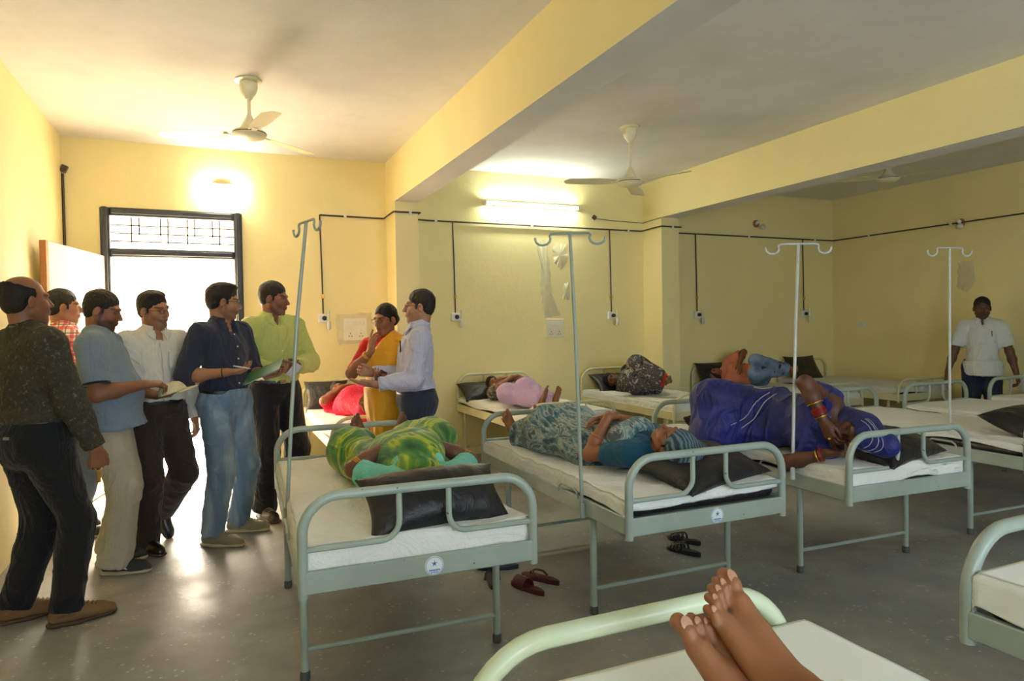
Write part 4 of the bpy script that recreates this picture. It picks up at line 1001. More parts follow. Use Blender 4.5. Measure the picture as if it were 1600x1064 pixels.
        if style != 'bald':
            for sd in (-1, 1): P.append(ell(A(sd * .0745 * w, .022, .004), (.006, .0085, .024), R, .006))
        else: P += [ell(A(0, .055, .118), (.115, .155, .082), R, .006, '-'), cut(A(0, .018, 0), R[:, 1])]
        if style == 'bun': P += [ell(A(0, -.115, -.012), (.042, .034, .036), R, .02), ell(A(0, -.06, -.01), (.07, .06, .06), R, .03)]
        if style == 'long': P += [ell(A(0, -.06, -.02), (.075, .06, .08), R, .03), cap(A(0, -.09, -.06), A(.06, -.10, -.16), .03, .016, .03)]
        f = hnoise(11); d = lambda Q: .0016 * f(((Q - c) @ R) * V3(3, 1, 3), 9) + .0012 * f((Q - c) @ R, 4)
        return s.cl('hair', P, mat or M_hair, .0034, d, .004)
    def glasses(s, mat):
        c, R = s.Ph, s.Rh; A = lambda *p: Vector(c + R @ V3(*p)); m = MB()
        for sd in (-1, 1):
            m.tube([A(sd * .033 + .021 * cos(a), .101 + abs(.0) - .004 * abs(cos(a)), .0 + .0155 * sin(a)) for a in np.linspace(0, 2 * pi, 25)], .0015, 6, cap=False)
            m.tube([A(sd * .054, .097, .005), A(sd * .079, .06, .006), A(sd * .084, .0, .004), A(sd * .083, -.015, -.012)], .0013, 6)
        m.tube([A(-.012, .101, .002), A(0, .105, .005), A(.012, .101, .002)], .0013, 6); return s.addmb('glasses', m, mat)
    def shirt(s, mat, sleeve='long', tucked=True, hem=None, inf=.012, seed=1, collar=True, placket=True, pocket=False, amp=.010, collar_mat=None, cuff_mat=None, k=.07):
        P = s.torso(inf, k); R = s.Rp
        if not tucked: P.append(cone(s.Pp + R @ V3(0, 0, .06), s.Pp + R @ V3(0, s.belly * .3, (hem or -.12) - .02), .166 * s.build + inf, .192 * s.build + inf + s.belly * .2, .06, (R[:, 1], .84)))
        else: P.append(ell(s.Pp + R @ V3(0, s.belly * .3, .10), (.155 * s.build + inf + s.belly * .25, .118 * s.build + inf + s.belly * .4, .055), R, .04))
        z = (hem if hem is not None else -.15) if not tucked else .055
        P.append(cut(s.Pp + R @ V3(0, 0, z), -R[:, 2]))
        for sd in (1, -1):
            sh, el, wr = s.sh[sd], s.el[sd], s.wr[sd]; i2 = inf + .004
            if sleeve == 'short': e = sh + (el - sh) * s.slv; P += [cap(sh, sh + (el - sh) * .4, .056 + i2, .056 + i2, .05), cone(sh, e, .056 + i2, .058 + i2, .03)]
            elif sleeve == 'elbow': e = sh + (el - sh) * .97; P += [cap(sh, sh + (el - sh) * .5, .052 + inf * .6, .047 + inf * .5, .04), cone(sh, e, .052 + inf * .5, .042 + inf * .5, .02)]
            elif sleeve == 'roll':
                e = el + (wr - el) * .16; P += [cap(sh, el, .056 + i2, .046 + i2, .05), cone(el, e, .046 + i2, .047 + i2, .02), cone(el + (wr - el) * .02, e, .051 + i2, .050 + i2, .006)]
            else:
                e = el + (wr - el) * .97; P += [cap(sh, el, .056 + i2, .046 + i2, .05), cap(el, el + (wr - el) * .5, .046 + i2, .040 + i2, .03), cone(el, e, .044 + i2, .032 + i2, .02), cone(el + (wr - el) * .80, e, .036 + i2, .034 + i2, .006)]
        P.append(ell(s.Pn + s.Rc @ V3(0, -.040, -.004), (.062, .032, .034), s.Rc, .03))
        # neck opening
        P.append(cone(s.Pn + s.Rc @ V3(0, .01, .005), s.Pn + s.Rc @ V3(0, .035, .12), .052, .075, .006, None, '-'))
        if collar: P.append(ell(s.Pn + s.Rc @ V3(0, .095, -.005), (.028, .045, .055), s.Rc @ RX(18), .008, '-'))
        w = wrinkle(seed, amp); s.shirtP = P
        ob = s.cl('shirt', P, mat, disp=w, amp=amp + .004)
        if collar:
            cm = collar_mat or mat; m = MB(); n = 28; ring = []
            for i in range(n + 1):
                a = rad(-150 + 300 * i / n) - pi / 2  # open at the front
                ring.append(a)
            rows = []
            for hgt, r, dz in ((.0, .064, .0), (.040, .061, .0), (.045, .066, 0), (.016, .083, 0), (.006, .087, 0)):
                rows.append([s.Pn + s.Rc @ V3(r * cos(a), r * .98 * sin(a) + .012 + hgt * .25, .022 + hgt - .036 * (0.5 + .5 * sin(a)) * 1.0 + (.0 if hgt > .02 else -.006 * (sin(a) > .3))) for a in ring])
            vs = [v for r_ in rows for v in r_]; fs = []
            for r_ in range(len(rows) - 1):
                for i in range(n): q = r_ * (n + 1) + i; fs.append((q, q + 1, q + n + 2, q + n + 1))
            if not s.nape:
              for q in (-1, 1):
                cs = [V3(q * .018, .0, .000), V3(q * .064, .0, .022), V3(q * .082, .0, -.012), V3(q * .040, .0, -.062)]; o0 = len(m.v); g_ = np.linspace(0, 1, 6); fv = []
                for u in g_:
                    for v in g_: c0 = (cs[0] * (1 - u) + cs[1] * u) * (1 - v) + (cs[3] * (1 - u) + cs[2] * u) * v; fv.append(surf(P, s.Pn + s.Rc @ c0, s.Rc[:, 1], .35) + s.Rc[:, 1] * (.007 + .010 * (1 - v) * (1 - u)))
                vs2 = fv; fs += [tuple(len(vs) + z_ for z_ in (i * 6 + j, i * 6 + j + 1, i * 6 + j + 7, i * 6 + j + 6)) for i in range(5) for j in range(5)]; vs = vs + vs2
            m.add(vs, fs); c_ = s.addmb('collar', m, cm, ob, 60); md = c_.modifiers.new('t', 'SOLIDIFY'); md.thickness = .003; md.offset = 0
        if placket:
            Rm = s.Rc; m = MB(); pts = []
            for tt in np.linspace(.10, 1 if tucked else 1.0, 16):
                o = s.Pn * (1 - tt) + (s.Pp + R @ V3(0, 0, z + .01)) * tt; Rf = s.Rc[:, 1] * (1 - tt) + R[:, 1] * tt; pts.append((surf(P, o, Rf, .4), nrm(Rf), nrm(s.Rc[:, 0] * (1 - tt) + R[:, 0] * tt)))
            vs = []; fs = []
            for p_, f__, x_ in pts: vs += [p_ + x_ * .016 + f__ * .001, p_ + x_ * .015 + f__ * .004, p_ - x_ * .015 + f__ * .004, p_ - x_ * .016 + f__ * .001]
            for i in range(len(pts) - 1):
                for j in range(3): q = i * 4 + j; fs.append((q, q + 1, q + 5, q + 4))
            m.add(vs, fs); s.addmb('placket', m, mat, ob, 60)
            for p_, f__, x_ in pts[1::3]:
                b = MB(); b.lathe([(0, 0), (.0055, 0), (.0055, .0022), (.004, .003), (0, .0024)], p_ + f__ * .004, Vector((0, 0, 1)).rotation_difference(Vector(f__)).to_matrix(), 10); s.addmb('button', b, M_button, ob)
        if pocket:
            o = s.Pc + s.Rc @ V3(-.075, 0, -.005); vs = []; g5 = np.linspace(-1, 1, 7)
            for u in g5:
                for v in g5: vs.append(surf(P, s.Pc + s.Rc @ V3(-.075 + u * .048, 0, -.005 + v * .055), s.Rc[:, 1], .3) + s.Rc[:, 1] * .004)
            fs = [(i * 7 + j, i * 7 + j + 1, i * 7 + j + 8, i * 7 + j + 7) for i in range(6) for j in range(6)]
            m = MB().add(vs, fs); pk = s.addmb('pocket', m, mat, ob, 60); md = pk.modifiers.new('t', 'SOLIDIFY'); md.thickness = .003; md.offset = 0
        if cuff_mat:
            for sd in (1, -1):
                sh, el = s.sh[sd], s.el[sd]; e = sh + (el - sh) * .80; s.cl('cuff_band', [cone(sh + (el - sh) * .765, e + (el - sh) * .012, .0755, .0765, 0), cone(sh + (el - sh) * .6, el, .066, .066, 0, None, '-')], cuff_mat, .004, None, 0, ob)
        return ob
    def trousers(s, mat, inf=.012, seed=4, flare=.0, amp=.006, top=.075, taper=.062, bot=-.02, low=1.0):
        R = s.Rp; b = s.belly; P = [ell(s.Pp + R @ V3(0, -.012, -.01), ((.168 if s.fem else .160) * s.build + inf, .12 * s.build + b * .15 + inf, .13 + inf), R, .05), ell(s.Pp + R @ V3(0, -.06, -.03), (.13 * s.build + inf, .075 + inf, .10 + inf), R, .05),
             cone(s.Pp + R @ V3(0, 0, -.02), s.Pp + R @ V3(0, b * .2, top), .160 * s.build + inf, .152 * s.build + inf + b * .2, .05, (R[:, 1], .78))]
        for sd in (1, -1):
            h, kn, an = s.hip[sd], s.kn[sd], s.an[sd]; an2 = an + (an - kn) / SHIN_L * (-bot if bot < 0 else 0) * 1.0
            P += [cap(h, kn, .094 * s.build + inf, .066 * s.build + inf, .035), cap(kn, kn + (an - kn) * .4, .064 * s.build + inf, .062 * s.build + inf, .04), cone(kn, an2, .062 * s.build + inf, taper + inf, .02)]
        P.append(cut(s.Pp + R @ V3(0, 0, top), R[:, 2])); w = wrinkle(seed, amp, 9, (1, 1, .7)); s.trP = P
        kz = lambda Q: w(Q) * (1 + 1.2 * sum(np.exp(-((Q - s.kn[sd]) ** 2).sum(1) / .012) + 1.6 * np.exp(-((Q - s.an[sd]) ** 2).sum(1) / .010) for sd in (1, -1)))
        ob = s.cl('trousers', P, mat, disp=kz, amp=.014); s.top = top; return ob
    def belt(s, mat, buckle=None):
        R = s.Rp; c = s.Pp + R @ V3(0, 0, s.top); P = [dict(p) for p in s.trP if p['t'] == 'cone' and p['op'] == '+'][:1]
        P = [cone(s.Pp + R @ V3(0, 0, s.top - .036), s.Pp + R @ V3(0, s.belly * .2, s.top + .004), .152 * s.build + .018 + s.belly * .2, .152 * s.build + .018 + s.belly * .2, 0, (R[:, 1], .79))]
        o = s.cl('belt', P, mat, .006, None, 0)
        if buckle:
            p_ = surf(P, s.Pp + R @ V3(0, 0, s.top - .016), R[:, 1], .4); m = MB().box(p_ + R[:, 1] * .003, (.022, .003, .017), Matrix(R.tolist()), bev=.003); s.addmb('buckle', m, buckle, o)
        return o
    def shoe(s, sd, upper, sole, lace=None, length=.27, up=None, accent=None, h=.0):
        a = s.an[sd]; toe = nrm(s.toe[sd]); u = V3(0, 0, 1) if up is None else nrm(up); toe = nrm(toe - u * (toe @ u)) ; lat = np.cross(toe, u); A = lambda f, l, z: a + toe * f + lat * l + u * (z - .085)
        x = -1 if sd == 1 else 1   # inner side
        P = [cap(A(-.045, 0, .045), A(.02, 0, .045), .036, .038, .02), cap(A(.0, 0, .085), A(.06, 0, .06), .036, .034, .03), cap(A(.03, 0, .045), A(.145, x * .008, .036), .040, .038, .03), cap(A(.10, x * .004, .034), A(length - .105, x * .006, .028), .040, .030, .02),
             cone(A(-.02, 0, .06), A(-.03, 0, .118), .046, .043, .015), cut(A(0, 0, .018), -u), cone(A(-.028, 0, .08), A(-.034, 0, .14), .036, .036, .004, None, '-')]
        up_ = s.cl('shoe', P, upper, .0048, wrinkle(3, .0012), .003)
        S_ = [box(A((length - .12) / 2 - .02, x * .004, .012), (length / 2 - .0, .046, .013), np.stack([toe, lat, u], 1), .012, 0)]
        Q = [cap(A(-.045, 0, .012), A(.04, 0, .012), .044, .043, .02, (u, .36)), cap(A(.04, 0, .012), A(length - .115, x * .007, .014), .045, .043, .03, (u, .36))]
        s.cl('sole', Q, sole, .0048, None, 0, up_)
        if lace:
            m = MB()
            for i in range(5):
                f = .045 + i * .019; p1 = surf(P, A(f, .02, .03), u, .15); p2 = surf(P, A(f + .012, -.02, .03), u, .15); mm = surf(P, A(f + .006, 0, .03), u, .15)
                m.tube([p1 + u * .002, mm + u * .004, p2 + u * .002], .0022, 6)
            p0 = surf(P, A(.04, 0, .03), u, .15); 
            for q in (1, -1): m.tube([p0 + u * .004, p0 + u * .018 + lat * q * .02, p0 + u * .004 + lat * q * .038 + toe * .01], .0018, 6)
            s.addmb('laces', m, lace, up_)
        if accent:
            m = MB()
            for q in (1, -1):
                pts = [surf(P, A(f, 0, z), lat * q, .12) + lat * q * .002 for f, z in ((.0, .07), (.03, .055), (.07, .045), (.085, .035))]; m.tube(pts, [.003, .006, .006, .003], 6)
            s.addmb('side_stripe', m, accent, up_)
        return up_
    def cuff_ring(s, name, sd, t, r, mat, rr=.003, n=1, gap=.01, n0=0, hand=False):
        el, wr = s.el[sd], s.wr[sd]; d = nrm(wr - el); m = MB(); q = Vector((0, 0, 1)).rotation_difference(Vector(d)).to_matrix()
        for i in range(n): c = el + (wr - el) * t + d * gap * (i - (n - 1) / 2); m.tube([Vector(c) + q @ Vector((r * cos(a), r * sin(a), 0)) for a in np.linspace(0, 2 * pi, 25)], rr, 7, cap=False)
        return s.addmb(name, m, mat)
M_eyew = simple('eye_white', (.62, .58, .54), .25, noise=0); M_iris = simple('eye_brown', (.03, .015, .01), .2, noise=0); M_pupil = simple('eye_pupil', (.004, .004, .004), .1, noise=0)
M_button = simple('shirt_button', lin((225, 222, 210)), .4, noise=0)
M_gold = simple('gold', lin((220, 170, 70)), .3, 1.0, noise=.03); M_redb = simple('red_bangle', lin((150, 30, 20)), .35)
M_gfr = simple('spectacle_frame', lin((32, 30, 32)), .35)
def stand(x, y, heading): return Matrix.Translation((x, y, 0)) @ Matrix.Rotation(rad(-heading), 4, 'Z')
def lie(pel, up, fwd, S, pp=(0, 0, .93)):
    """matrix placing the local pelvis point at pel, local Z along up (feet to head), local Y along fwd (the chest's front)"""
    z = Vector(up).normalized(); y = Vector(fwd); y = (y - z * y.dot(z)).normalized(); x = y.cross(z); R = Matrix((x, y, z)).transposed().to_4x4(); k = S / 1.70
    return Matrix.Translation(Vector(pel) - R.to_3x3() @ (Vector(pp) * k)) @ R

# ------------------------------------------------------------------ people
M_navy = cloth('navy_shirt_cotton', (40, 46, 64)); M_jean = blotch('washed_blue_denim', [(0, (70, 92, 116)), (.45, (104, 126, 148)), (.6, (142, 160, 176)), (.8, (168, 182, 192))], 5, (1, 1, .35), .4, .6, 4, 'LINEAR')
M_green = cloth('lime_green_cotton', (176, 186, 110)); M_blk = cloth('black_trouser_wool', (26, 26, 30)); M_brn = cloth('dark_brown_trouser', (52, 42, 36))
M_white = cloth('white_shirt_cotton', (214, 210, 198), var=.03); M_polo = cloth('grey_blue_pique', (120, 136, 150)); M_khaki = cloth('beige_chinos', (176, 166, 146))
M_lilac = cloth('pale_lilac_cotton', (190, 188, 212), var=.03); M_slate = cloth('slate_trousers', (44, 50, 66)); M_dots = blotch('dark_olive_speckled_shirt', [(0, (40, 38, 31)), (.45, (52, 49, 40)), (.62, (60, 57, 47)), (.72, (104, 98, 82))], 60, (1, 1, 1), .3, .8, 2, 'LINEAR')
M_blkj = cloth('black_denim', (24, 25, 28)); M_plaid = plaid(); M_bluegrey = cloth('faded_blue_jeans', (96, 108, 128)); M_darkjean = cloth('dark_navy_jeans', (34, 42, 62))
M_beltm = simple('black_belt_leather', lin((20, 18, 17)), .4); M_steel = simple('steel', lin((190, 190, 185)), .25, 1.0, noise=.02)
M_lblk = simple('black_shoe_leather', lin((24, 20, 18)), .3); M_ltan = simple('tan_suede', lin((112, 84, 52)), .8); M_solt = simple('brown_sole', lin((70, 50, 32)), .7); M_sgrey = simple('grey_green_sneaker', lin((128, 122, 98)), .8); M_solw = simple('pale_sole', lin((180, 168, 140)), .7)
M_sdark = simple('dark_sneaker', lin((42, 44, 46)), .7); M_lace = simple('lace_cord', lin((60, 44, 30)), .8); M_lacew = simple('pale_lace', lin((170, 160, 140)), .8); M_swh = simple('sneaker_stripe', lin((200, 200, 190)), .6)
M_trim = cloth('navy_trim', (28, 34, 50))

def man(nm, x, y, hd, S, label, pose, sh, tr, hairst='short', **kw):
    p = Person(stand(x, y, hd), S, label, pose, **{k: v for k, v in kw.items() if k in ('fem', 'belly', 'build', 'tone', 'eyes', 'chub', 'res')})
    p.beard = kw.get('beard', 0); p.must = kw.get('must', 0); return p

def bald_man():
    p = man('bald', -.81, 3.95, 56, 1.68, 'person, balding man seen from behind in a dark speckled long sleeved shirt and black jeans', dict(head=(-2, -4, 0), hr=(.29, .17, .80), er=(.5, -1, -.1), hl=(-.26, .0, .82), ar=(.14, .06, .085), al=(-.12, -.05, .085), tor=(.35, 1, 0), tol=(.25, 1, 0), dr=V3(-.1, .15, -1), nr=(-1, .1, 0), cr=.8), 0, 0, belly=.05, build=1.14, chub=.06, tone=(128, 84, 60), beard=.0, must=.8)
    p.body(); p.hair('bald'); p.shirt(M_dots, tucked=True, placket=False, seed=3, amp=.007); p.trousers(M_blkj, seed=4); p.belt(M_beltm)
    for sd in (1, -1): p.shoe(sd, M_ltan, M_solt, M_lace, .29)
    # back pocket with a green edge and a small patch, key in the hand
    R = p.Rp
    for (u, z, mt, nm, hx, hz) in ((-.085, -.03, M_blkj, 'back_pocket', .062, .07), (.085, -.03, M_blkj, 'back_pocket', .062, .07), (-.06, .055, simple('green_paper', lin((140, 190, 150)), .7), 'folded_paper', .045, .008), (.10, .015, simple('pocket_patch', lin((120, 116, 110)), .6), 'pocket_patch', .014, .007)):
        vs = [surf(p.trP, p.Pp + R @ V3(u + a * hx, 0, z + b * hz), -R[:, 1], .4) - R[:, 1] * (.003 if nm == 'back_pocket' else .006) for a in (-1, -.33, .33, 1) for b in (-1, 0, 1)]
        fs = [(i * 3 + j, i * 3 + j + 1, i * 3 + j + 4, i * 3 + j + 3) for i in range(3) for j in range(2)]; o = p.addmb(nm, MB().add(vs, fs), mt); md = o.modifiers.new('t', 'SOLIDIFY'); md.thickness = .004; md.offset = 0
    k = MB(); c = Vector(p.wr[1] + nrm(p.hd[1]) * .10); k.tube([c + Vector((.03 * cos(a) * .0, .016 * cos(a), .016 * sin(a))) for a in np.linspace(0, 6.28, 15)], .003, 6, cap=False); k.box(c + Vector((0, .0, -.045)), (.003, .009, .028), bev=.001)
    k.v = [tuple(x) for x in (p.W(np.array([tuple(v) for v in k.v])) + np.array(p.root.location))]; tag(k.build('key', [M_brass]), 'brass key on a ring in the hand of the balding man', 'key')
def checker_man():
    p = man('chk', -.93, 5.52, 75, 1.70, 'person, man in a red checked shirt mostly hidden behind the man in the polo shirt', dict(head=(-5, 0, 0), hr=(.24, .06, .82)), 0, 0, tone=(160, 112, 84))
    p.body(); p.hair('short'); p.shirt(M_plaid, tucked=False, seed=5); p.trousers(M_bluegrey, seed=6)
    for sd in (1, -1): p.shoe(sd, M_sdark, M_solw, None, .27)
def polo_man():
    p = man('polo', -.60, 4.67, 97, 1.655, 'person, bearded man in a grey blue polo shirt and beige trousers holding a pale cap', dict(head=(-4, 14, 0), chest=(0, -2, 0), hr=(.125, .245, 1.135), er=(.6, -.7, -1), hl=(-.06, .27, 1.05), el=(-.6, -.6, -1), dr=V3(-.35, .9, .0), nr=(-.3, -.1, -1), dl=V3(.5, .8, 0), nl=(0, 0, 1), cr=.55, cl=.45, tr=.7, ar=(.12, .06, .085), al=(-.11, -.02, .085), tor=(.2, 1, 0), tol=(-.12, 1, 0)), 0, 0, belly=.085, build=1.12, chub=.10, tone=(132, 86, 60), beard=.8)
    p.body(); p.hair('short'); p.shirt(M_polo, 'short', tucked=False, hem=-.06, seed=7, placket=False, cuff_mat=M_trim, amp=.0055); p.trousers(M_khaki, seed=8, flare=.0, taper=.078, amp=.008)
    for sd in (1, -1): p.shoe(sd, M_sdark, M_solw, M_lace, .28, accent=M_swh)
    # the cap, held between the two hands
    c = p.wp(p.wr[1] * .5 + p.wr[-1] * .5 + V3(-.03, .115, -.010)); e = empty('cap', c, label='pale beige cap held in the hands of the man in the polo shirt', cat='cap')
    M_cap = cloth('beige_cap', (206, 196, 160)); Rm = Matrix.Rotation(rad(-18), 3, 'Y')
    MB().lathe([(0, .052), (.03, .05), (.055, .040), (.072, .022), (.082, .0), (.084, -.012), (.078, -.012), (.070, .018), (0, .046)], (0, 0, 0), Rm, 28).build('crown', M_cap, e)
    b = MB(); vs = []
    for i in range(13):
        a = rad(-70 + 140 * i / 12)
        for r in (.078, .10, .10 + .045 * cos(a) ** .5 if cos(a) > 0 else .1): vs.append(Rm @ Vector((r * cos(a), r * sin(a), -.010 - (r - .078) * .15)))
    b.add(vs, [(i * 3 + j, i * 3 + j + 1, i * 3 + j + 4, i * 3 + j + 3) for i in range(12) for j in range(2)]); o = b.build('brim', M_cap, e); md = o.modifiers.new('t', 'SOLIDIFY'); md.thickness = .004
def white_man():
    p = man('wht', -.35, 4.97, 152, 1.665, 'person, man in glasses, white long sleeved shirt and dark brown trousers with one heel raised', dict(head=(22, 6, 6), hr=(.27, .02, .82), hl=(-.27, -.02, .80), al=(-.115, -.20, .20), kl=(-.1, 1, 0), tol=(-.35, .55, -.75), ar=(.10, .02, .085), tor=(-.05, 1, 0), cl=.55), 0, 0, belly=.03, build=1.03, chub=.06, tone=(160, 112, 84), must=.7, beard=.25)
    p.body(); p.hair('side'); p.shirt(M_white, tucked=True, seed=9, pocket=True); p.trousers(M_brn, seed=10, taper=.074, amp=.008); p.belt(M_beltm, M_steel); p.glasses(M_gfr)
    p.shoe(1, M_lblk, M_solt, None, .275); p.shoe(-1, M_lblk, M_solt, None, .275, up=(-.5, .75, .6))
def navy_man():
    p = man('nvy', .06, 4.99, 138, 1.72, 'person, man in glasses, navy shirt with rolled sleeves and washed jeans holding a green folder', dict(head=(50, 5, 0), hr=(.15, .18, 1.13), er=(.7, -.9, -.6), hl=(-.10, .27, 1.09), el=(-.7, -.8, -.8), dr=V3(-.75, .65, .05), nr=(.1, .2, 1), dl=V3(-.3, .9, .1), nl=(.2, 0, 1), cr=.35, cl=.3, ar=(.16, .04, .085), al=(-.13, -.04, .085), tor=(-.25, 1, 0), tol=(-.55, 1, 0)), 0, 0, tone=(158, 112, 84), beard=.35)
    p.body(); p.hair('side'); p.shirt(M_navy, 'roll', tucked=True, seed=11); p.trousers(M_jean, seed=12, taper=.072, amp=.009); p.belt(M_beltm, M_steel); p.glasses(M_gfr)
    for sd in (1, -1): p.shoe(sd, M_sgrey, M_solw, M_lacew, .29)
    p.cuff_ring('wrist_strap', 1, .93, .031, M_beltm, .004)
    # folder lying open on the hands, pen
    w = p.wr; c = (w[1] * .42 + w[-1] * .58) + V3(-.025, .10, .022); c = p.wp(c)
    e = empty('folder', c, rad(-138), label='dark green open file folder held by the man in the navy shirt', cat='folder'); e.rotation_euler = (rad(24), rad(10), rad(-100))
    M_fold = simple('green_card', lin((40, 92, 66)), .45, noise=.06, nscale=4); M_pap = simple('white_paper', lin((215, 215, 205)), .8, noise=.02)
    MB().box((0, 0, 0), (.165, .125, .002), bev=.0008).build('cover', M_fold, e); MB().box((0, .004, -.004), (.155, .116, .0018)).build('papers', M_pap, e); MB().box((-.14, 0, .004), (.018, .006, .002)).build('clip', M_steel, e)
    pc = p.wp(w[1] + V3(-.02, .085, .035)); m = MB(); m.tube([Vector((0, 0, 0)), Vector((.09, .01, -.02))], .004, 8); m.tube([Vector((.09, .01, -.02)), Vector((.105, .012, -.0235))], [.004, .001], 8); o = m.build('pen', [M_sheet2]); o.location = pc + Vector((-.03, -.03, .01)); tag(o, 'white pen between the fingers of the man in the navy shirt', 'pen')
def green_man():
    p = man('grn', .415, 5.42, 157, 1.765, 'person, man in a lime green long sleeved shirt and black trousers behind the folder holder', dict(head=(42, 6, 0), hl=(-.055, .24, 1.10), el=(-1, -.5, -.5), hr=(.10, .22, 1.08), er=(1, -.5, -.5), dl=V3(.9, .5, 0), nl=(0, -.9, .3), dr=V3(-.75, .6, 0), nr=(0, -.5, .8), cl=.5, cr=.4, tor=(.1, 1, 0), tol=(-.5, 1, 0), al=(-.11, .03, .085)), 0, 0, tone=(124, 80, 58), must=.5, beard=.3)
    p.body(); p.hair('short'); p.shirt(M_green, tucked=True, seed=13, pocket=True); p.trousers(M_blk, seed=14); p.belt(M_beltm, M_steel)
    for sd in (1, -1): p.shoe(sd, M_lblk, M_solt, M_lacew, .29)
    p.cuff_ring('wrist_watch', -1, .95, .038, M_beltm, .006)
    c = p.wp((p.wr[1] + p.wr[-1]) / 2 + V3(.0, .10, -.01)); m = MB(); m.box((0, 0, 0), (.035, .004, .055), Matrix.Rotation(.5, 3, 'Y'), bev=.002); o = m.build('paper_slip', simple('violet_paper', lin((206, 200, 214)), .7, noise=.02)); o.location = c; o.rotation_euler = (rad(30), 0, rad(20)); tag(o, 'pale folded paper in the hands of the man in the green shirt', 'paper')
def far_man():
    p = man('far', 7.66, 4.67, 236, 1.635, 'person, man in a white short sleeved shirt and dark jeans standing by the right wall', dict(head=(4, 4, 0), hr=(.34, .07, .83), hl=(-.32, .07, .82), er=(.6, -1, 0), el=(-.6, -1, 0), nr=(-1, 0, 0), nl=(1, 0, 0), cr=.5, cl=.5), 0, 0, tone=(96, 62, 46), beard=.5, res=.008)
    p.body(); p.hair('short'); p.shirt(cloth('thin_white_cotton', (208, 212, 210), var=.03), 'short', tucked=False, hem=-.10, seed=15, pocket=True); p.trousers(M_darkjean, seed=16)
    for sd in (1, -1): p.shoe(sd, M_lblk, M_solt, None, .27)
    p.cuff_ring('bracelet', 1, .93, .032, M_redb, .003)
    o = surf(p.shirtP, p.Pc + V3(-.085, 0, .03), V3(0, 1, 0), .3); m = MB().tube([o + V3(0, .006, -.02), o + V3(0, .006, .045)], .004, 6); p.addmb('pocket_pen', m, M_trim)
def lilac_man():
    p = man('lil', 1.285, 4.58, 283, 1.665, 'person, man in glasses and pale lilac shirt gesturing with an open hand', dict(head=(-2, -2, 0), chest=(0, -3, 0), hl=(-.17, .27, 1.06), el=(-.15, -1, -1.0), hr=(.14, .30, 1.12), er=(.5, -1, -.7), dl=V3(.10, 1, .08), nl=(.35, 0, 1), cl=.12, tl=.1, dr=V3(-.3, .9, .2), nr=(-1, 0, 0), cr=.55), 0, 0, tone=(176, 126, 98), build=1.02, belly=.015)
    p.body(); p.hair('short', M_hairb); p.shirt(M_lilac, tucked=True, seed=17); p.trousers(M_slate, seed=18); p.belt(M_beltm); p.glasses(M_gfr)
    for sd in (1, -1): p.shoe(sd, M_lblk, M_solt, None, .28)
    o = surf(p.shirtP, p.Pc + V3(-.08, 0, .045), V3(0, 1, 0), .3); m = MB().tube([o + V3(0, .007, -.03), o + V3(0, .007, .05)], .005, 6); p.addmb('pocket_pen', m, M_trim)
def drape(p, name, mat, inf, slab_c, slab_n, half, seed=2, extra=(), amp=.006, res=None, k=.07, cuts=()):
    P = p.torso(inf, k) + list(extra); n = nrm(slab_n); c = V3(*slab_c); P += [cut(c + n * half, n, .01), cut(c - n * half, -n, .01)] + list(cuts); p.drP = P
    return p.cl(name, P, mat, res, wrinkle(seed, amp, 10, (1, 1, 1)), amp + .004)
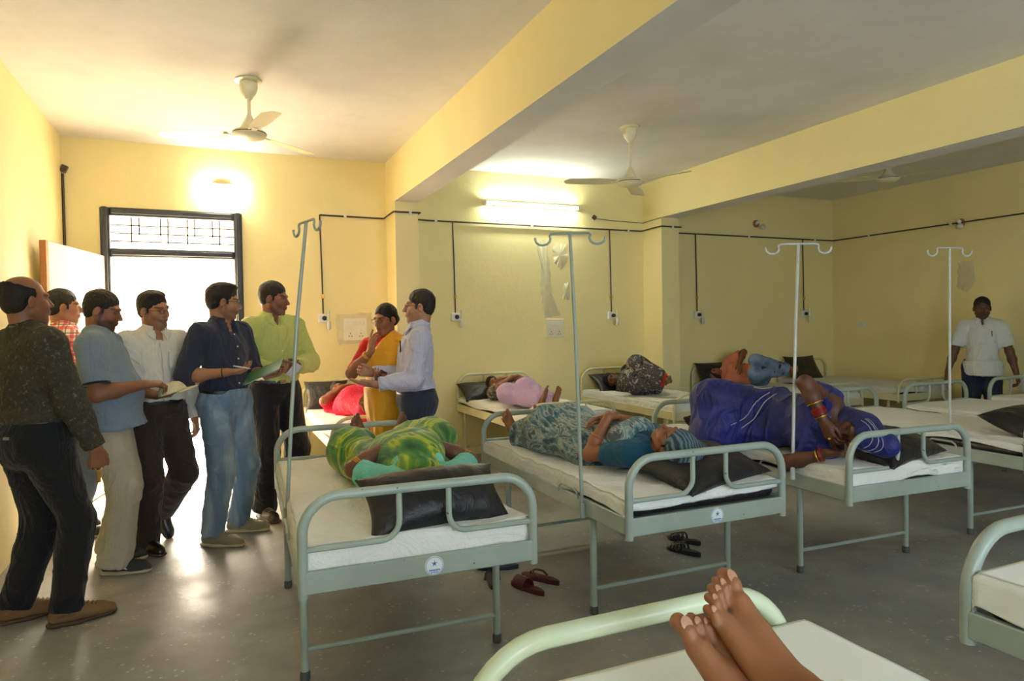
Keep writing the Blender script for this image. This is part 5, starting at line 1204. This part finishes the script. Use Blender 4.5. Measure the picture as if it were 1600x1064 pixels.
def sari_woman():
    p = man('sar', 1.19, 4.99, 214, 1.58, 'person, woman in glasses, yellow orange sari and red blouse with a hand at her chin', dict(head=(-22, 8, 0), chest=(-4, 3, 0), hr=(.055, .225, 1.345), er=(1, -.2, -1.0), dr=V3(-.12, -.15, 1), nr=(-.35, -.85, 0), cr=[.12, .35, .45, .5], tr=.55, hl=(-.10, .27, 1.12), el=(-.6, -.5, -1), dl=V3(.5, .8, .2), nl=(.3, 0, 1), cl=.5, shr=(.01, 0, 0)), 0, 0, fem=True, build=1.08, belly=.05, chub=.08, tone=(150, 98, 70))
    p.body(); p.hair('bun'); p.glasses(M_gfr); p.shirt(cloth('red_blouse', (186, 28, 26)), 'elbow', tucked=True, seed=19, collar=False, placket=False, inf=.008)
    t = NT('yellow_orange_sari'); co = t.coord('Object'); b = t.ramp(t.noise(2.6, 3, t.coord('Object', (1, 1, .4)), .5, 1.0), [(.35, lin((236, 168, 24))), (.55, lin((240, 184, 44))), (.66, lin((222, 104, 20))), (.76, lin((238, 176, 36)))]); t.base(b); t.set(Roughness=.6, Sheen_Weight=.3); t.bump(t.noise(6, 5, t.coord('Object', (1, 1, .25)), .5, 2), .5, .03); Ms = t.m
    R = p.Rp; F = [cone(p.Pp + V3(0, 0, .10), V3(0, .01, .02), .165, .21, .05, (V3(0, 1, 0), .82))] + p.torso(.016)[:2] + [cap(p.Pp + V3(0, .09, .02), V3(.02, .16, .06), .05, .09, .05), cut(p.Pp + V3(0, 0, .115), V3(0, 0, 1)), cut(V3(0, 0, .015), V3(0, 0, -1))]
    pl = hnoise(8)
    def pleat(P): an = np.arctan2(P[:, 1], P[:, 0]); return .009 * np.sin(an * 15 + 2 * pl(P, .6)) * np.clip((1.05 - P[:, 2]) * 1.4, 0, 1) + .005 * pl(P, 2.2)
    p.cl('sari_skirt', F, Ms, disp=pleat, amp=.016)
    th = nrm(V3(-.60, 0, .80)); mid = (p.Pp + p.Pc) / 2 + V3(0.0, 0, .03)
    n = nrm(np.cross(th, V3(0, 1, 0))); 
    drape(p, 'sari_drape', Ms, .020, mid + V3(-.005, 0, 0) * 1.0, n, .195, 21, amp=.007)
    q = p.sh[-1] + V3(.05, 0, .045)
    p.cl('pallu', [cap(q + V3(0, .03, .0), q + V3(0, -.08, -.01), .055, .055, .03, (V3(0, 0, 1), .5)), cap(q + V3(0, -.09, -.03), q + V3(.02, -.15, -.45), .05, .085, .05, (V3(0, 1, 0), .35)), cap(q + V3(.02, -.15, -.45), q + V3(.03, -.16, -.75), .085, .09, .05, (V3(0, 1, 0), .3))], Ms, disp=wrinkle(5, .006, 14, (2, 1, .3)), amp=.01)
    p.cuff_ring('bangle', 1, .80, .036, M_gold, .003, 2, .012)
    c = p.wp(p.wr[-1] + V3(.03, .09, .03)); m = MB().box((0, 0, 0), (.035, .008, .055), Matrix.Rotation(.4, 3, 'Y'), bev=.004); o = m.build('phone', simple('brown_phone_case', lin((84, 46, 30)), .5)); o.location = c; o.rotation_euler = (rad(20), 0, rad(30)); tag(o, 'brown cased phone in the left hand of the woman in the yellow sari', 'phone')

# --- patients
def gown_prims(p, inf=.016, leg_inf=.035, k=.10, to=1.0, legs=True):
    P = p.torso(inf, k)
    if legs:
        for sd in (1, -1):
            h, kn, an = p.hip[sd], p.kn[sd], p.an[sd]; P += [cap(h, kn, .10 + leg_inf * .6, .075 + leg_inf, k), cap(kn, kn + (an - kn) * to, .065 + leg_inf, .055 + leg_inf, k)]
    return P
def bed_dir(key, ang=0):
    a = BEDS[key].rotation_euler.z; v = Vector((-sin(a), cos(a), 0)); return Matrix.Rotation(rad(ang), 3, 'Z') @ v   # head -> foot
def green_patient():
    S = 1.42; d = Vector((-.02, -1, 0))
    p = Person(lie((.835, 3.24, .740), d, (0, 0, 1), S), S, 'person, patient under a green and yellow sari cloth lying on the nearest left bed', dict(head=(0, -6, 0), neck=V3(0, .25, 0), hr=(.13, .155, 1.06), er=(1, -.15, -.3), hl=(-.11, .165, 1.07), el=(-1, -.15, -.3), dr=V3(-.8, .15, -.6), dl=V3(.9, .1, -.45), nr=(0, -1, .0), nl=(0, -1, 0), cr=.2, cl=.15, ar=(.16, .02, .14), al=(-.09, .02, .13), tor=(.55, .95, -.25), tol=(-.35, 1, -.2), kr=(2, .6, 0), kl=(-2, .6, 0)), fem=True, tone=(104, 66, 48), eyes=False, belly=.04)
    p.body(feet=True); p.hair('long')
    p.shirt(cloth('turquoise_blouse', (112, 190, 176)), 'short', tucked=False, hem=-.02, seed=23, collar=False, placket=False, amp=.004)
    t = NT('green_yellow_sari'); co = t.coord('Object', (1.0, 1.6, 1)); b = t.ramp(t.noise(3.4, 2, co, .5, 2.6), [(.28, lin((22, 66, 30))), (.44, lin((38, 106, 38))), (.54, lin((92, 132, 30))), (.63, lin((176, 180, 34))), (.74, lin((46, 112, 40)))]); t.base(b); t.set(Roughness=.7, Sheen_Weight=.2); t.bump(t.noise(8, 5, t.coord('Object', (1, .5, 1)), .5, 2.5), .6, .03)
    P = gown_prims(p, .03, .05, .10, .72)[0:3] + gown_prims(p, .03, .05, .10, .72)[8:]
    P += [ell(p.Pp + V3(0, .10, .08), (.17, .12, .22), None, .08), ell(p.Pc + V3(.02, .10, -.06), (.14, .09, .12), None, .05), ell(p.Pp + V3(.24, -.05, -.22), (.12, .05, .20), None, .10), ell(p.Pp + V3(-.19, -.04, -.10), (.12, .05, .22), None, .10), cut(p.Pc + V3(0, 0, .165), V3(0, 0, 1), .03), cut(p.Pp + V3(0, -.105, 0), V3(0, -1, 0), .02)]
    f = hnoise(31); p.cl('sari', P, t.m, .0055, lambda Q: .016 * f(Q * V3(1.0, 1, .8), 1.9) + .007 * f(Q + 3, 4.2) + .004 * f(Q, 8), .03)
    for sd in (1, -1): p.cuff_ring('bangle', sd, .12, .047, M_brass, .0032, 3, .011)
    for sd in (1, -1): p.cuff_ring('anklet', sd, 1, .03, M_steel, .003) if False else None
def teal_patient():
    S = 1.50; hp = Vector((2.10, 2.66, .80)); ft = Vector((1.86, 4.00, .72)); d = (hp - ft); d.z = .04; d.normalize()
    pel = ft + d * (.93 * S / 1.7) + Vector((-.03, .10, 0)); pel.z = .735
    p = Person(lie(pel, d, Vector((-.10, 0, 1)), S), S, 'person, patient in a teal patterned dress with a covered head lying on her back', dict(head=(14, 4, 0), neck=V3(0, .7, 0), chest=(0, 9, 0), hl=(-.07, .215, 1.14), el=(-1, -1.6, .25), hr=(.02, .20, 1.04), er=(1, -.35, -.3), dl=V3(.75, .0, -.5), nl=(.1, -1, .0), cl=.5, tl=.5, dr=V3(-.8, -.1, -.5), nr=(0, -1, 0), ar=(.16, -.02, .085), al=(-.05, -.01, .085), tor=(.35, 1, -.15), tol=(-.15, 1, -.2)), fem=True, tone=(146, 92, 62), eyes=False, belly=.02)
    p.body(feet=True)
    bl = cloth('petrol_blue_sleeve', (28, 74, 98))
    p.slv = .6; p.shirt(bl, 'short', tucked=True, seed=25, collar=False, placket=False, inf=.008, amp=.003)
    t = NT('teal_streaked_dress'); co = t.coord('Object', (1, 1, .55)); b = t.ramp(t.noise(16, 3, t.coord('Object', (1.5, .42, .8)), .55, 1.6), [(.30, lin((28, 50, 64))), (.42, lin((62, 98, 110))), (.50, lin((108, 138, 140))), (.56, lin((168, 172, 162))), (.62, lin((66, 72, 80))), (.70, lin((64, 100, 112)))]); t.base(b); t.set(Roughness=.8, Sheen_Weight=.15); t.bump(t.noise(9, 5, t.coord('Object', (1, .5, 1)), .5, 2.5), .5, .03); Mt = t.m
    P = p.torso(.022)[:3] + p.torso(.022)[6:] + gown_prims(p, .02, .045, .10, .80)[8:] + [ell(p.Pp + V3(.02, -.02, -.45), (.19, .07, .30), None, .08), cut(p.Pc + V3(0, 0, .10), V3(0, 0, 1), .02)]
    f = hnoise(33); p.cl('dress', P, Mt, .0055, lambda Q: .009 * f(Q * V3(1, 1, .35), 5) + .004 * f(Q * V3(1, 1, .3), 10), .02)
    # scarf over the hair, lying on the pillow
    c, R = p.Ph, p.Rh; A = lambda *q: c + R @ V3(*q)
    S_ = [ell(A(0, -.02, .05), (.090, .104, .100), R, .03), ell(A(.02, -.07, .07), (.11, .050, .09), R, .05), ell(A(.0, -.07, -.06), (.10, .06, .09), R, .04), cap(A(.08, -.07, .02), A(.12, -.09, .08), .04, .025, .05), ell(A(0, .105, -.030), (.082, .090, .090), R, .010, '-')]
    t2 = NT('teal_striped_scarf'); w_ = t2.n('ShaderNodeTexWave', Scale=17.0, Distortion=5.0); w_.bands_direction = 'X'; t2.l(t2.coord('Object'), w_.inputs[0]); t2.base(t2.ramp(w_.outputs['Fac'], [(.2, lin((38, 56, 70))), (.5, lin((58, 86, 98))), (.85, lin((98, 120, 126)))])); t2.set(Roughness=.8); t2.bump(t2.noise(8, 5), .4, .02)
    p.cl('head_scarf', S_, t2.m, .0045, wrinkle(41, .004, 14), .01); p.hair('short')
    p.cuff_ring('bangle', -1, .42, .043, M_gold, .003, 2, .022); p.cuff_ring('red_bangle', -1, .42, .043, M_redb, .004, 1)
def blue_patient():
    S = 1.56; p = Person(lie((3.20, 3.20, .80), Vector((.06, -1, 0)), Vector((-1, -.05, .12)), S), S, 'person, patient in a royal blue sari, one hand over her face', dict(head=(0, 4, 0), neck=V3(-.12, .25, 0), hr=(.045, .235, 1.50), er=(1.2, .6, -.5), dr=V3(-.75, -.1, .35), nr=(-.2, -1, .1), cr=.45, tr=.5, hl=(-.135, .22, 1.52), el=(-.3, 1.0, -.55), dl=V3(.1, -.45, .9), nl=(1, -.2, 0), cl=.5, ar=(.05, .04, .46), kr=(.1, 1, .1), al=(-.04, .10, .44), kl=(-.1, 1, 0), pelvis=(0, -5, 0), chest=(0, 10, 0)), fem=True, tone=(92, 56, 40), eyes=False, build=1.12, belly=.05)
    p.body(feet=True)
    t = NT('royal_blue_sari'); co = t.coord('Object'); b = t.ramp(t.noise(4, 4, co), [(.35, lin((12, 18, 82))), (.7, lin((22, 34, 122)))])
    v = t.n('ShaderNodeTexVoronoi', Scale=5.2, feature='F1'); t.l(co, v.inputs['Vector']); d_ = v.outputs['Distance']
    ring = t.math('MULTIPLY', t.math('GREATER_THAN', t.math('SINE', t.math('MULTIPLY', d_, 260.0)), .35), t.math('LESS_THAN', d_, .062)); b = t.mix(t.math('MULTIPLY', ring, .6), b, lin((150, 170, 205)))
    t.base(b); t.set(Roughness=.6, Sheen_Weight=.06); t.bump(t.noise(7, 5, t.coord('Object', (1, 1, .5)), .5, 2.5), .6, .03); Mb = t.m
    M_sil = simple('silver_border', lin((176, 178, 190)), .5)
    # back, hips and legs all under the sari
    P = p.torso(.03)[:3] + p.torso(.03)[6:] + gown_prims(p, .03, .05, .09, 1.0)[8:] + [cap(p.sh[1], p.sh[1] * .35 + p.el[1] * .65, .075, .062, .05), cap(p.sh[-1], p.el[-1] * .55 + p.sh[-1] * .45, .075, .06, .05), ell(p.Pc + V3(.02, -.10, .02), (.15, .07, .18), None, .06), cut(p.Pc + V3(0, 0, .175), V3(0, 0, 1), .03),
         ell(p.Pp + V3(-.10, .10, -.1), (.07, .20, .25), None, .08)]
    f = hnoise(35); p.cl('sari', P, Mb, .0058, lambda Q: .011 * f(Q * V3(1, 1, .6), 3.2) + wrinkle(36, .016, 12, (1, 1, 1))(Q), .035)
    c, R = p.Ph, p.Rh; A = lambda *q: c + R @ V3(*q)
    S_ = [ell(A(0, -.025, .045), (.094, .112, .102), R, .03), ell(A(0, -.08, -.05), (.10, .08, .12), R, .05), cap(A(.05, -.06, .0), p.Pc + V3(.06, -.06, .15), .08, .09, .06), ell(A(-.04, -.06, .13), (.08, .07, .10), R, .05), ell(A(0, .110, -.035), (.086, .094, .094), R, .008, '-')]
    hs = p.cl('head_cloth', S_, Mb, .0048, wrinkle(43, .004, 14), .01); p.hair('short')
    for off, rr_ in ((0.0, .0025), (.022, .0025), (.034, .0018)):
        m = MB(); pts = []
        for a in np.linspace(-65, 65, 26):
            o = A(0, .035 - off, .0); dd = R @ V3(sin(rad(a)), 0, cos(rad(a)) + .15); pts.append(surf(S_, o, dd, .3) + nrm(dd) * .002)
        m.tube(pts, rr_, 6); p.addmb('silver_edging', m, M_sil, hs)
    for j, (z0, z1) in enumerate(((-.02, .10), (-.06, .06))):
        m = MB(); pts = [surf(P, p.Pp + V3(u, .0, z0 + (z1 - z0) * (u + .2) / .4), V3(.25, 1, 0), .6) + V3(.25, 1, 0) * .003 for u in np.linspace(-.14, .16, 20)]; m.tube(pts, .003, 6); p.addmb('silver_edging', m, M_sil)
    p.cuff_ring('bangle', 1, .52, .045, M_gold, .0045, 1); p.cuff_ring('bangle', 1, .86, .037, M_gold, .0045, 1); p.cuff_ring('red_bangle', 1, .72, .040, M_redb, .0035, 5, .008); p.cuff_ring('bangle', -1, .80, .038, M_gold, .0042, 1); p.cuff_ring('red_bangle', -1, .88, .036, M_redb, .0035, 2, .008)
    m = MB(); w_ = p.wr[1] + nrm(p.hd[1]) * .105; m.sphere(w_ + nrm(-p.hn[1]) * .014, .009); p.addmb('ring', m, M_gold)
    m = MB(); w_ = A(.045, .10, .035); m.sphere(w_, .006); p.addmb('forehead_mark', m, M_gold) if False else None
def lavender_patient():
    S = 1.40; p = Person(lie((2.80, 6.13, .735), Vector((-.10, 1, 0)), Vector((-.05, -.30, 1)), S), S, 'person, patient in lavender trousers and a grey patterned top with arms folded on her belly', dict(head=(-28, 48, 0), neck=V3(0, .8, 0), hr=(-.03, .19, 1.17), er=(1, -.3, -.4), hl=(.02, .18, 1.22), el=(-1, -.3, -.3), dr=V3(-1, .1, .1), nr=(0, -1, 0), dl=V3(1, .1, 0), nl=(0, -1, 0), ar=(.16, -.02, .26), kr=(1.2, .45, 0), al=(.02, -.03, .20), kl=(1.0, .8, 0), tor=(-.1, 1, -.2), tol=(-.1, 1, -.2)), fem=True, tone=(140, 92, 66), eyes=True, res=.008)
    p.body(feet=True); p.hair('long')
    p.shirt(blotch('grey_print_top', [(0, (58, 58, 62)), (.45, (112, 112, 114)), (.58, (160, 158, 156))], 30, (1, 1, 1), .3, 1, 2), 'short', tucked=False, hem=-.02, seed=27, collar=False, placket=False)
    Mv = cloth('lavender_cotton', (204, 172, 204), .5)
    P = [ell(p.Pp, (.185, .14, .15), None, .06)] + gown_prims(p, 0, .035, .07, .85)[8:] + [cut(p.Pp + V3(0, 0, .10), V3(0, 0, 1), .02)]
    f = hnoise(37); p.cl('loose_trousers', P, Mv, .008, lambda Q: .009 * f(Q, 4) + .004 * f(Q, 9), .02)
def camo_patient():
    S = 1.42; p = Person(lie((4.36, 6.20, .755), Vector((-.16, 1, 0)), Vector((-.85, -.40, .30)), S), S, 'person, patient in a grey camouflage patterned dress with an arm behind her head', dict(head=(0, 48, 0), neck=V3(0, .5, 0), hr=(.16, .02, 1.55), er=(1, .2, .7), dr=V3(-.6, -.2, .6), nr=(-.3, .5, 0), hl=(-.16, .12, 1.08), ar=(-.01, .16, .50), kr=(.1, 1, .2), al=(-.04, .20, .42), kl=(-.2, 1, 0), tor=(.2, .9, -.6), tol=(0, .9, -.6)), fem=True, tone=(112, 74, 54), eyes=True, build=1.12, res=.008)
    p.body(feet=True); p.hair('short')
    p.shirt(cloth('black_tee', (26, 26, 30)), 'short', tucked=True, seed=29, collar=False, placket=False)
    Mc = blotch('grey_camouflage_print', [(0, (40, 38, 40)), (.40, (86, 82, 82)), (.50, (58, 52, 52)), (.58, (168, 160, 150)), (.66, (70, 70, 76))], 13, (1, 1, 1), .4, 2.0, 3)
    P = p.torso(.028)[:3] + p.torso(.028)[6:] + gown_prims(p, .03, .05, .10, .72)[8:] + [ell(p.Pp + V3(.0, -.04, -.02), (.16, .13, .19), None, .08), cut(p.Pc + V3(0, 0, .14), V3(0, 0, 1), .03)]
    f = hnoise(39); p.cl('dress', P, Mc, .008, lambda Q: .011 * f(Q, 3.5) + .004 * f(Q, 8), .025)
    P = [cap(p.kn[sd] * .75 + p.an[sd] * .25, p.an[sd] * .85 + p.kn[sd] * .15, .105, .075, .08) for sd in (1, -1)]; p.cl('red_petticoat', P, cloth('red_cotton', (206, 40, 26)), .008, lambda Q: .006 * f(Q, 6), .015)
def peach_patient():
    S = 1.52; p = Person(lie((6.10, 6.36, .775), Vector((-.42, .9, 0)), Vector((-.85, -.40, .25)), S), S, 'person, patient in a peach top and ripped jeans lying on her side with knees bent', dict(head=(0, 45, 10), neck=V3(.0, .4, 0), hr=(.10, .19, 1.50), er=(.4, 1, -.3), dr=V3(-.5, -.4, .7), nr=(-.6, -.5, 0), cr=.3, hl=(-.08, .20, 1.13), el=(-.1, .6, -1), dl=V3(.5, .5, -.4), ar=(-.02, .16, .50), kr=(.1, 1, .2), al=(-.04, .22, .46), kl=(-.1, 1, .1), tor=(.1, .8, -.6), tol=(0, .8, -.6)), fem=True, tone=(136, 88, 62), eyes=True, res=.008)
    p.body(feet=True); p.hair('long')
    p.shirt(cloth('peach_top', (224, 140, 112)), 'short', tucked=False, hem=-.0, seed=31, collar=False, placket=False)
    t = NT('ripped_jeans'); co = t.coord('Object'); b = t.ramp(t.noise(7, 4, co, .5), [(.35, lin((70, 88, 120))), (.6, lin((112, 132, 160)))]); b = t.mix(t.ramp(t.noise(11, 2, co), [(.66, (0, 0, 0)), (.69, (1, 1, 1))]), b, lin((36, 36, 44))); t.base(b); t.set(Roughness=.8)
    p.trousers(t.m, .012, 33, taper=.05)
def red_patient():
    S = 1.45; p = Person(lie((1.16, 6.14, .74), Vector((-.06, 1, 0)), Vector((-.15, -.22, 1)), S), S, 'person, patient wrapped in a crimson scarf lying on the bed behind the woman in yellow', dict(head=(-12, 48, 0), neck=V3(0, .8, 0), hr=(.05, .17, 1.18), er=(1, -.3, -.4), hl=(-.22, .0, .95), dr=V3(-1, .1, .3), nr=(0, -1, 0)), fem=True, tone=(140, 92, 68), eyes=False, res=.008)
    p.body(feet=True); p.hair('long')
    M_cr = blotch('crimson_dotted_scarf', [(0, (196, 26, 62)), (.66, (206, 40, 72)), (.70, (226, 130, 140))], 60, (1, 1, 1), .4, 0, 1)
    P = p.torso(.026) + [cap(p.sh[sd], p.sh[sd] * .3 + p.el[sd] * .7, .075, .07, .05) for sd in (1, -1)] + gown_prims(p, .03, .05, .10, .9)[8:] + [ell(p.Pc + V3(.17, -.06, -.06), (.10, .04, .16), None, .07), cone(p.Pn + V3(0, .01, .0), p.Pn + V3(0, .03, .12), .052, .07, .006, None, '-')]
    f = hnoise(45); p.cl('scarf', P, M_cr, .008, lambda Q: .008 * f(Q, 4) + .004 * f(Q, 9), .02)
def feet_patient():
    # lying on the nearest bed, only the crossed feet are inside the picture
    S = 1.62; k = S / 1.7; M = lie((.80, -.045, .775), Vector((-.02, -1, 0)), Vector((0, 0, 1)), S)
    Mi = M.inverted()
    def L_(x, y, z): v = Mi @ Vector((x, y, z)); return V3(v.x / k, v.y / k, v.z / k)
    def D_(x, y, z): v = Mi.to_3x3() @ Vector((x, y, z)); return V3(*v)
    al = L_(.835, .800, .835); ar = L_(.792, .835, .772)
    p = Person(M, S, 'person, two bare crossed feet of a patient on the bed nearest the camera', dict(al=tuple(al), ar=tuple(ar), tol=tuple(D_(-.06, .62, .80)), tor=tuple(D_(-.22, .52, .80)), kl=(0, 1, 0), kr=(0, 1, 0)), tone=(150, 98, 66), eyes=False, res=.006); p.fs = 1.16; p.sep = True
    p.footup = {-1: D_(.12, -.80, .9), 1: D_(-.1, -.8, .7)}
    p.body(feet=True); p.hair('short')
    p.shirt(M_white, tucked=False, seed=47, placket=False, collar=False)
    P = [ell(p.Pp, (.19, .14, .16), None, .06)] + [cone(p.hip[sd], p.kn[sd] * .17 + p.an[sd] * .83, .12, .066, .05) for sd in (1, -1)]; p.cl('loose_trousers', P, M_sheet, disp=wrinkle(48, .006), amp=.012)
    for sd in (1, -1):
        tl = nrm(p.toe[sd]); up = p.footup[sd]; up = nrm(up - tl * (up @ tl)); lat = sd * np.cross(tl, up)
        for l, f, r in ((-.026, .186, .0118), (-.004, .181, .0072), (.0115, .174, .007), (.0255, .163, .0065), (.0395, .147, .006)):
            c = p.an[sd] + (tl * f + lat * l + up * -.058) * p.fs; c = surf(foot_prims(p.an[sd], p.toe[sd], p.footup[sd], sd, p.fs), c, up, .03); m = MB().sphere(c - up * .0008, (r, r * 1.25, .0022), 12, 0, Matrix(np.stack([lat, tl, up], 1).tolist())); p.addmb('toenail', m, M_nail)
M_nail = simple('toenail', lin((176, 130, 104)), .35, noise=0)
ALLP = [bald_man, checker_man, polo_man, white_man, navy_man, green_man, far_man, lilac_man, sari_woman, green_patient, teal_patient, blue_patient, lavender_patient, camo_patient, peach_patient, red_patient, feet_patient]
import time
for fn_ in ALLP:
    t0_ = time.time(); fn_(); print('TIME', fn_.__name__, round(time.time() - t0_, 1), flush=True)
